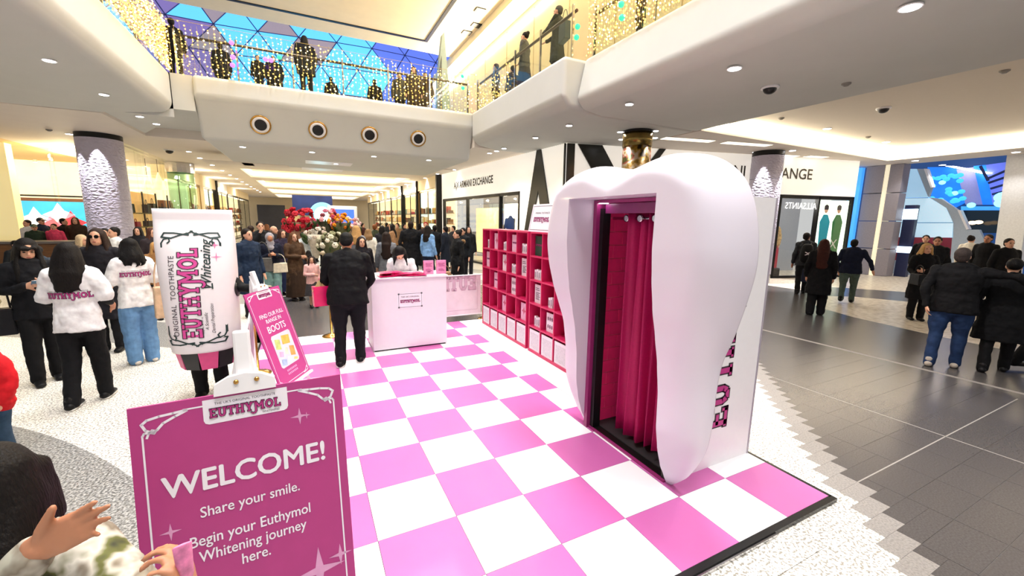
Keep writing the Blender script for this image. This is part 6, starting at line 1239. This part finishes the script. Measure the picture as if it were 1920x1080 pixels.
handbag_at((12.1, 3.05, .42), .45, .35, .2, '#1c2238', 'dark blue duffel bag carried by the man with the backpack', .3, .2, 'duffel_bag', .7)
px_('woman with long auburn hair in black walking away', 9.76, 1.6, 1.66, 0, True, top='#0f0f12', topk='coat', bot='#0d0d10', botk='wide', hair='#3c1a12', hairk='verylong', female=True, stride=.04, vox=.012, build=1.1)
px_('man in a navy jacket and grey-green trousers walking away', 12.15, 2.1, 1.62, 0, True, top='#141a30', topk='jacket', bot='#4a5a54', hair='#0f0d0d', stride=.14, R='out', vox=.013, build=1.2)
px_('blonde woman in a black coat carrying a handbag at the right', 11.3, .45, 1.62, 20, top='#121215', topk='coat', bot='#121216', hair='#cfa468', hairk='bob', female=True, L='fold', R='fwd', vox=.012)
handbag_at((10.85, .35, .8), .34, .22, .14, '#141416', 'black handbag of the blonde woman', .8, .18)
px_('man in a dark suit and grey tie walking towards the camera', 14.0, 1.15, 1.72, 0, top='#17181c', topk='coat', bot='#15161a', hair='#15100f', skin='mid', vox=.013)
px_('person in a black bobble hat behind the blonde woman', 16.2, 2.1, 1.72, 0, top='#101014', hair='#0d0d0f', hairk='beanie', vox=.018)
px_('woman in a cream jacket with a black bag near the leaning column', 17.6, 1.55, 1.72, 160, top='#d9d2c4', topk='jacket', bot='#17171b', hair='#1a1310', hairk='bun', female=True, vox=.018)
px_('man in a black jacket near the leaning column', 16.6, .95, 1.78, -20, top='#101013', hair='#201713', skin='mid', vox=.018)
px_('shopper in black at the far right edge', 14.6, .1, 1.72, 30, top='#0f0f12', hair='#15100f', vox=.018)
px_('grey-haired man in black leather jacket and jeans, arm round his companion', 7.75, -1.08, 1.68, -4, True, top='#0d0d10', topk='jacket', bot='#22365a', hair='#3a3230', hairk='short', build=1.25, R='hug', L='back', vox=.0115, shoes='#b7ada0', stride=.08)
px_('person in a long black raincoat and boots beside the leather jacket', 8.15, -1.47, 1.56, 6, True, top='#0b0c0f', topk='coat', bot='#0c0c0f', hair='#0b0a0b', hairk='beanie', build=1.2, vox=.0115, stride=.12)
px_('walker in black leaving the frame at the right edge', 8.75, -1.85, 1.66, -50, True, top='#0b0b0d', topk='coat', bot='#0b0b0d', hair='#0f0c0b', vox=.013, stride=.3)
# mannequin
mq = A0 + dR * 8.75 - nRout * .75
t, *_ = person('mannequin in a pale gold puffer jacket and wide grey trousers in the shop window', mq.x, mq.y, fc(mq.x, mq.y), 1.85, z=.3, top='#d9b98a', topk='puffer', bot='#8a8478', botk='wide', hair='#c9a06a', hairk='long', vox=.016, name='mannequin'); t['category'] = 'mannequin'
MB().box((-.4, -.3, -.3), (.4, .3, 0)).build('plinth', M_DARK, t); handbag_at((mq.x - .35, mq.y - .1, 1.05), .3, .22, .12, '#15151a', 'small black bag hanging from the mannequin', .2, .25)
# ================================================================== visitors on the upper level
UP = 'onlookers on the upper level'
def up(label, px, py, Y=None, X=None, off=0, away=True, **kw):
    p = atY(px, py, Y) if Y else atX(px, py, X); f = (fa if away else fc)(p.x, p.y, off); hh = min(1.85, max(1.0, p.z - 5.5))
    return person(label, p.x, p.y, f, hh, z=5.5, group=UP, **{**dict(vox=.022, top='#0f0f12', bot='#0e0e10', hair='#0d0b0b'), **kw})
up('onlooker in black at the corner of the golden light curtain', 320, 35, Y=11.2, top='#101013')
up('onlooker in black with bulky hair in the middle of the footbridge', 570, 68, Y=11.0, hairk='bob', topk='parka', build=1.15, away=False, off=200)
up('tall dark figure leaning on the footbridge near the left corner', 412, 82, Y=12.2, top='#16161c', topk='parka')
up('child on the footbridge left of the bulky-haired onlooker', 482, 104, Y=11.8, away=False, topk='jacket')
up('dark figure on the footbridge with a patterned bag', 512, 106, Y=12.2, away=False, topk='parka', build=1.2)
up('small dark figure right of the middle of the footbridge', 620, 145, Y=13.5)
up('shopper with dark hair behind the footbridge lights', 748, 110, Y=13.2, away=False, top='#4a4844')
up('shopper in brown behind the footbridge lights', 775, 117, Y=12.4, away=False, top='#33241c', topk='coat', hairk='long')
up('figure in brown at the right part of the footbridge', 797, 128, Y=12.8, away=False, top='#3a2a20', topk='coat')
up('small seated figure below the glazed roof', 702, 150, Y=13.8)
up('person in a dark blue jacket at the bridge corner', 930, 120, X=5.9, top='#1c2548', hair='#3a3a44', off=90)
up('woman in a grey jacket and skirt at the right balcony rail', 985, 52, X=5.75, top='#4a4a46', topk='jacket', bot='#2a2a2a', botk='long', hair='#15110f', hairk='bun', off=70, L='fwd', R='fwd', vox=.016)
up('person in a dark green parka with a handbag at the right balcony', 1048, 4, X=5.8, top='#23281f', topk='coat', hair='#4a4a44', off=70, vox=.016, L='rail', R='rail')
up('small dark figure behind the right balcony glass', 962, 108, X=6.6, top='#202024', off=40)
up('figure in black at the top of the near right balcony', 1205, -30, X=6.2, off=90)
p = atX(1060, 70, 5.55); handbag_at((5.52, p.y, p.z - .1), .4, .4, .15, '#3a4440', 'grey green handbag against the right balcony glass', 1.4, .3)
# glass obelisk, tall screens and plants on the upper level
p = atY(830, 200, 13.0); t = thing('information_pylon', 'tall tapering glass information pylon on the upper level', 'pylon', (p.x, 13.0, 5.5)); 
MB().prism([(-.28, 0), (.30, 0), (.22, 1.6), (.06, 3.45), (-.02, 3.35), (-.22, 1.8)], -.12, .12, 'y').build('body', mat('pylon_grey', '#9fb4b0', .3), t); MB().prism([(-.26, .3), (-.05, .3), (-.06, 2.6), (-.2, 1.9)], -.135, -.121, 'y').build('screen', mat('pylon_screen', '#2a3a48', .2, noise=.3, scale=6), t)
for x, w, h, m, lab in ((-2.2, 1.6, 1.4, BL, 'left'), (1.5, 2.6, 1.1, BL2, 'middle'), (-6.5, 2.4, 2.2, mat('kiosk_grey', '#8f98a0', .5), 'far left')): tag(MB().box((x, 19.2, 5.49), (x + w, 19.6, 5.49 + h)).build('upper_kiosk', m), '%s bluish kiosk block on the upper level behind the bridge' % lab, 'kiosk')
# ================================================================== flower stall
fs = thing('flower_stall', 'round flower stall counter below the bouquets', 'stall', (1.1, 11.6, 0)); MB().lathe([(.95, 0), (.95, .75), (1.05, .78), (1.05, .84)], n=28).build('counter', mat('stall_wood', '#b9a888', .6, noise=.2, scale=6), fs); MB().lathe([(.6, .84), (.6, 1.1), (.4, 1.12)], n=24).build('tier', mat('stall_green', '#4a5238', .7, noise=.4, scale=9), fs)
def bouquet(px, py, Y, r, cols, n, label, wrap='#c9b49a', zb=1.0):
    p = atY(px, py, Y); t = thing('bouquet', label, 'flowers', (p.x, p.y, zb)); rg = random.Random(int(px)); hc_ = p.z - zb
    MB().loft([((0, 0, .0), .08, .08), ((0, 0, hc_ * .5), r * .45, r * .45), ((0, 0, hc_), r * .85, r * .85)], 14, 'flat').build('wrapping', cmat(wrap), t, True)
    for i in range(n):
        a = rg.uniform(0, 2 * PI); e = rg.uniform(-.6, 1.0); rr = r * rg.uniform(.75, 1.05); c = V(rr * math.cos(a) * math.sqrt(max(0, 1 - e * e * .8)), rr * math.sin(a) * math.sqrt(max(0, 1 - e * e * .8)), hc_ + rr * e * .9); s = r * rg.uniform(.16, .26)
        m = MB(); dirc = (c - V(0, 0, hc_)).normalized(); TQ = dirc.to_track_quat('Z', 'Y').to_matrix().to_4x4(); s *= 1.05
        for q in range(6): b = q * PI / 3; m.ell(c + TQ @ V(s * .45 * math.cos(b), s * .45 * math.sin(b), 0), (s * .5, s * .5, s * .4), 6, 4, TQ)
        m.ell(c + dirc * s * .3, (s * .4, s * .4, s * .4), 6, 4); m.build('flower', mat('petal_' + rg.choice(cols)[1:], '#' + '', .6) if False else cmat(rg.choice(cols), .7), t, True)
    lf = MB()
    for i in range(10): a = rg.uniform(0, 2 * PI); c = V(r * .9 * math.cos(a), r * .9 * math.sin(a), hc_ + rg.uniform(-.25, .0)); lf.ell(c, (.05, .03, .12), 6, 4, Matrix.Rotation(a, 4, 'Z') @ Matrix.Rotation(.6, 4, 'Y'))
    tag(lf.build('foliage', cmat('#3a4a2a'), t, True), kind='stuff')
bouquet(561, 417, 12.0, .5, ['#b0182c', '#8a1424', '#c83040'], 46, 'large red bouquet in wrapping at the flower stall', '#a8806a')
bouquet(612, 415, 11.2, .42, ['#c06a80', '#a83a50', '#e0a0a8', '#7a2a4a'], 34, 'pink and magenta bouquet at the flower stall', '#4a4a38', .84)
bouquet(637, 418, 11.0, .34, ['#e08a1c', '#f0a838', '#c86a14'], 30, 'orange bouquet at the flower stall', '#4a4a30', .84)
bouquet(655, 424, 11.8, .36, ['#e8b8b8', '#d89aa0', '#f0d8d0'], 26, 'pale pink bouquet at the right of the flower stall', '#b09a80', .84)
bouquet(620, 455, 10.6, .4, ['#c9c4a8', '#8a8a68', '#e6dcc8'], 30, 'cream and green bouquet at the front of the flower stall', '#5a5a40', .6)
bouquet(590, 440, 10.9, .34, ['#e8e4dc', '#c9b8a8'], 20, 'white bouquet at the left of the flower stall', '#d8ccb8', .7)
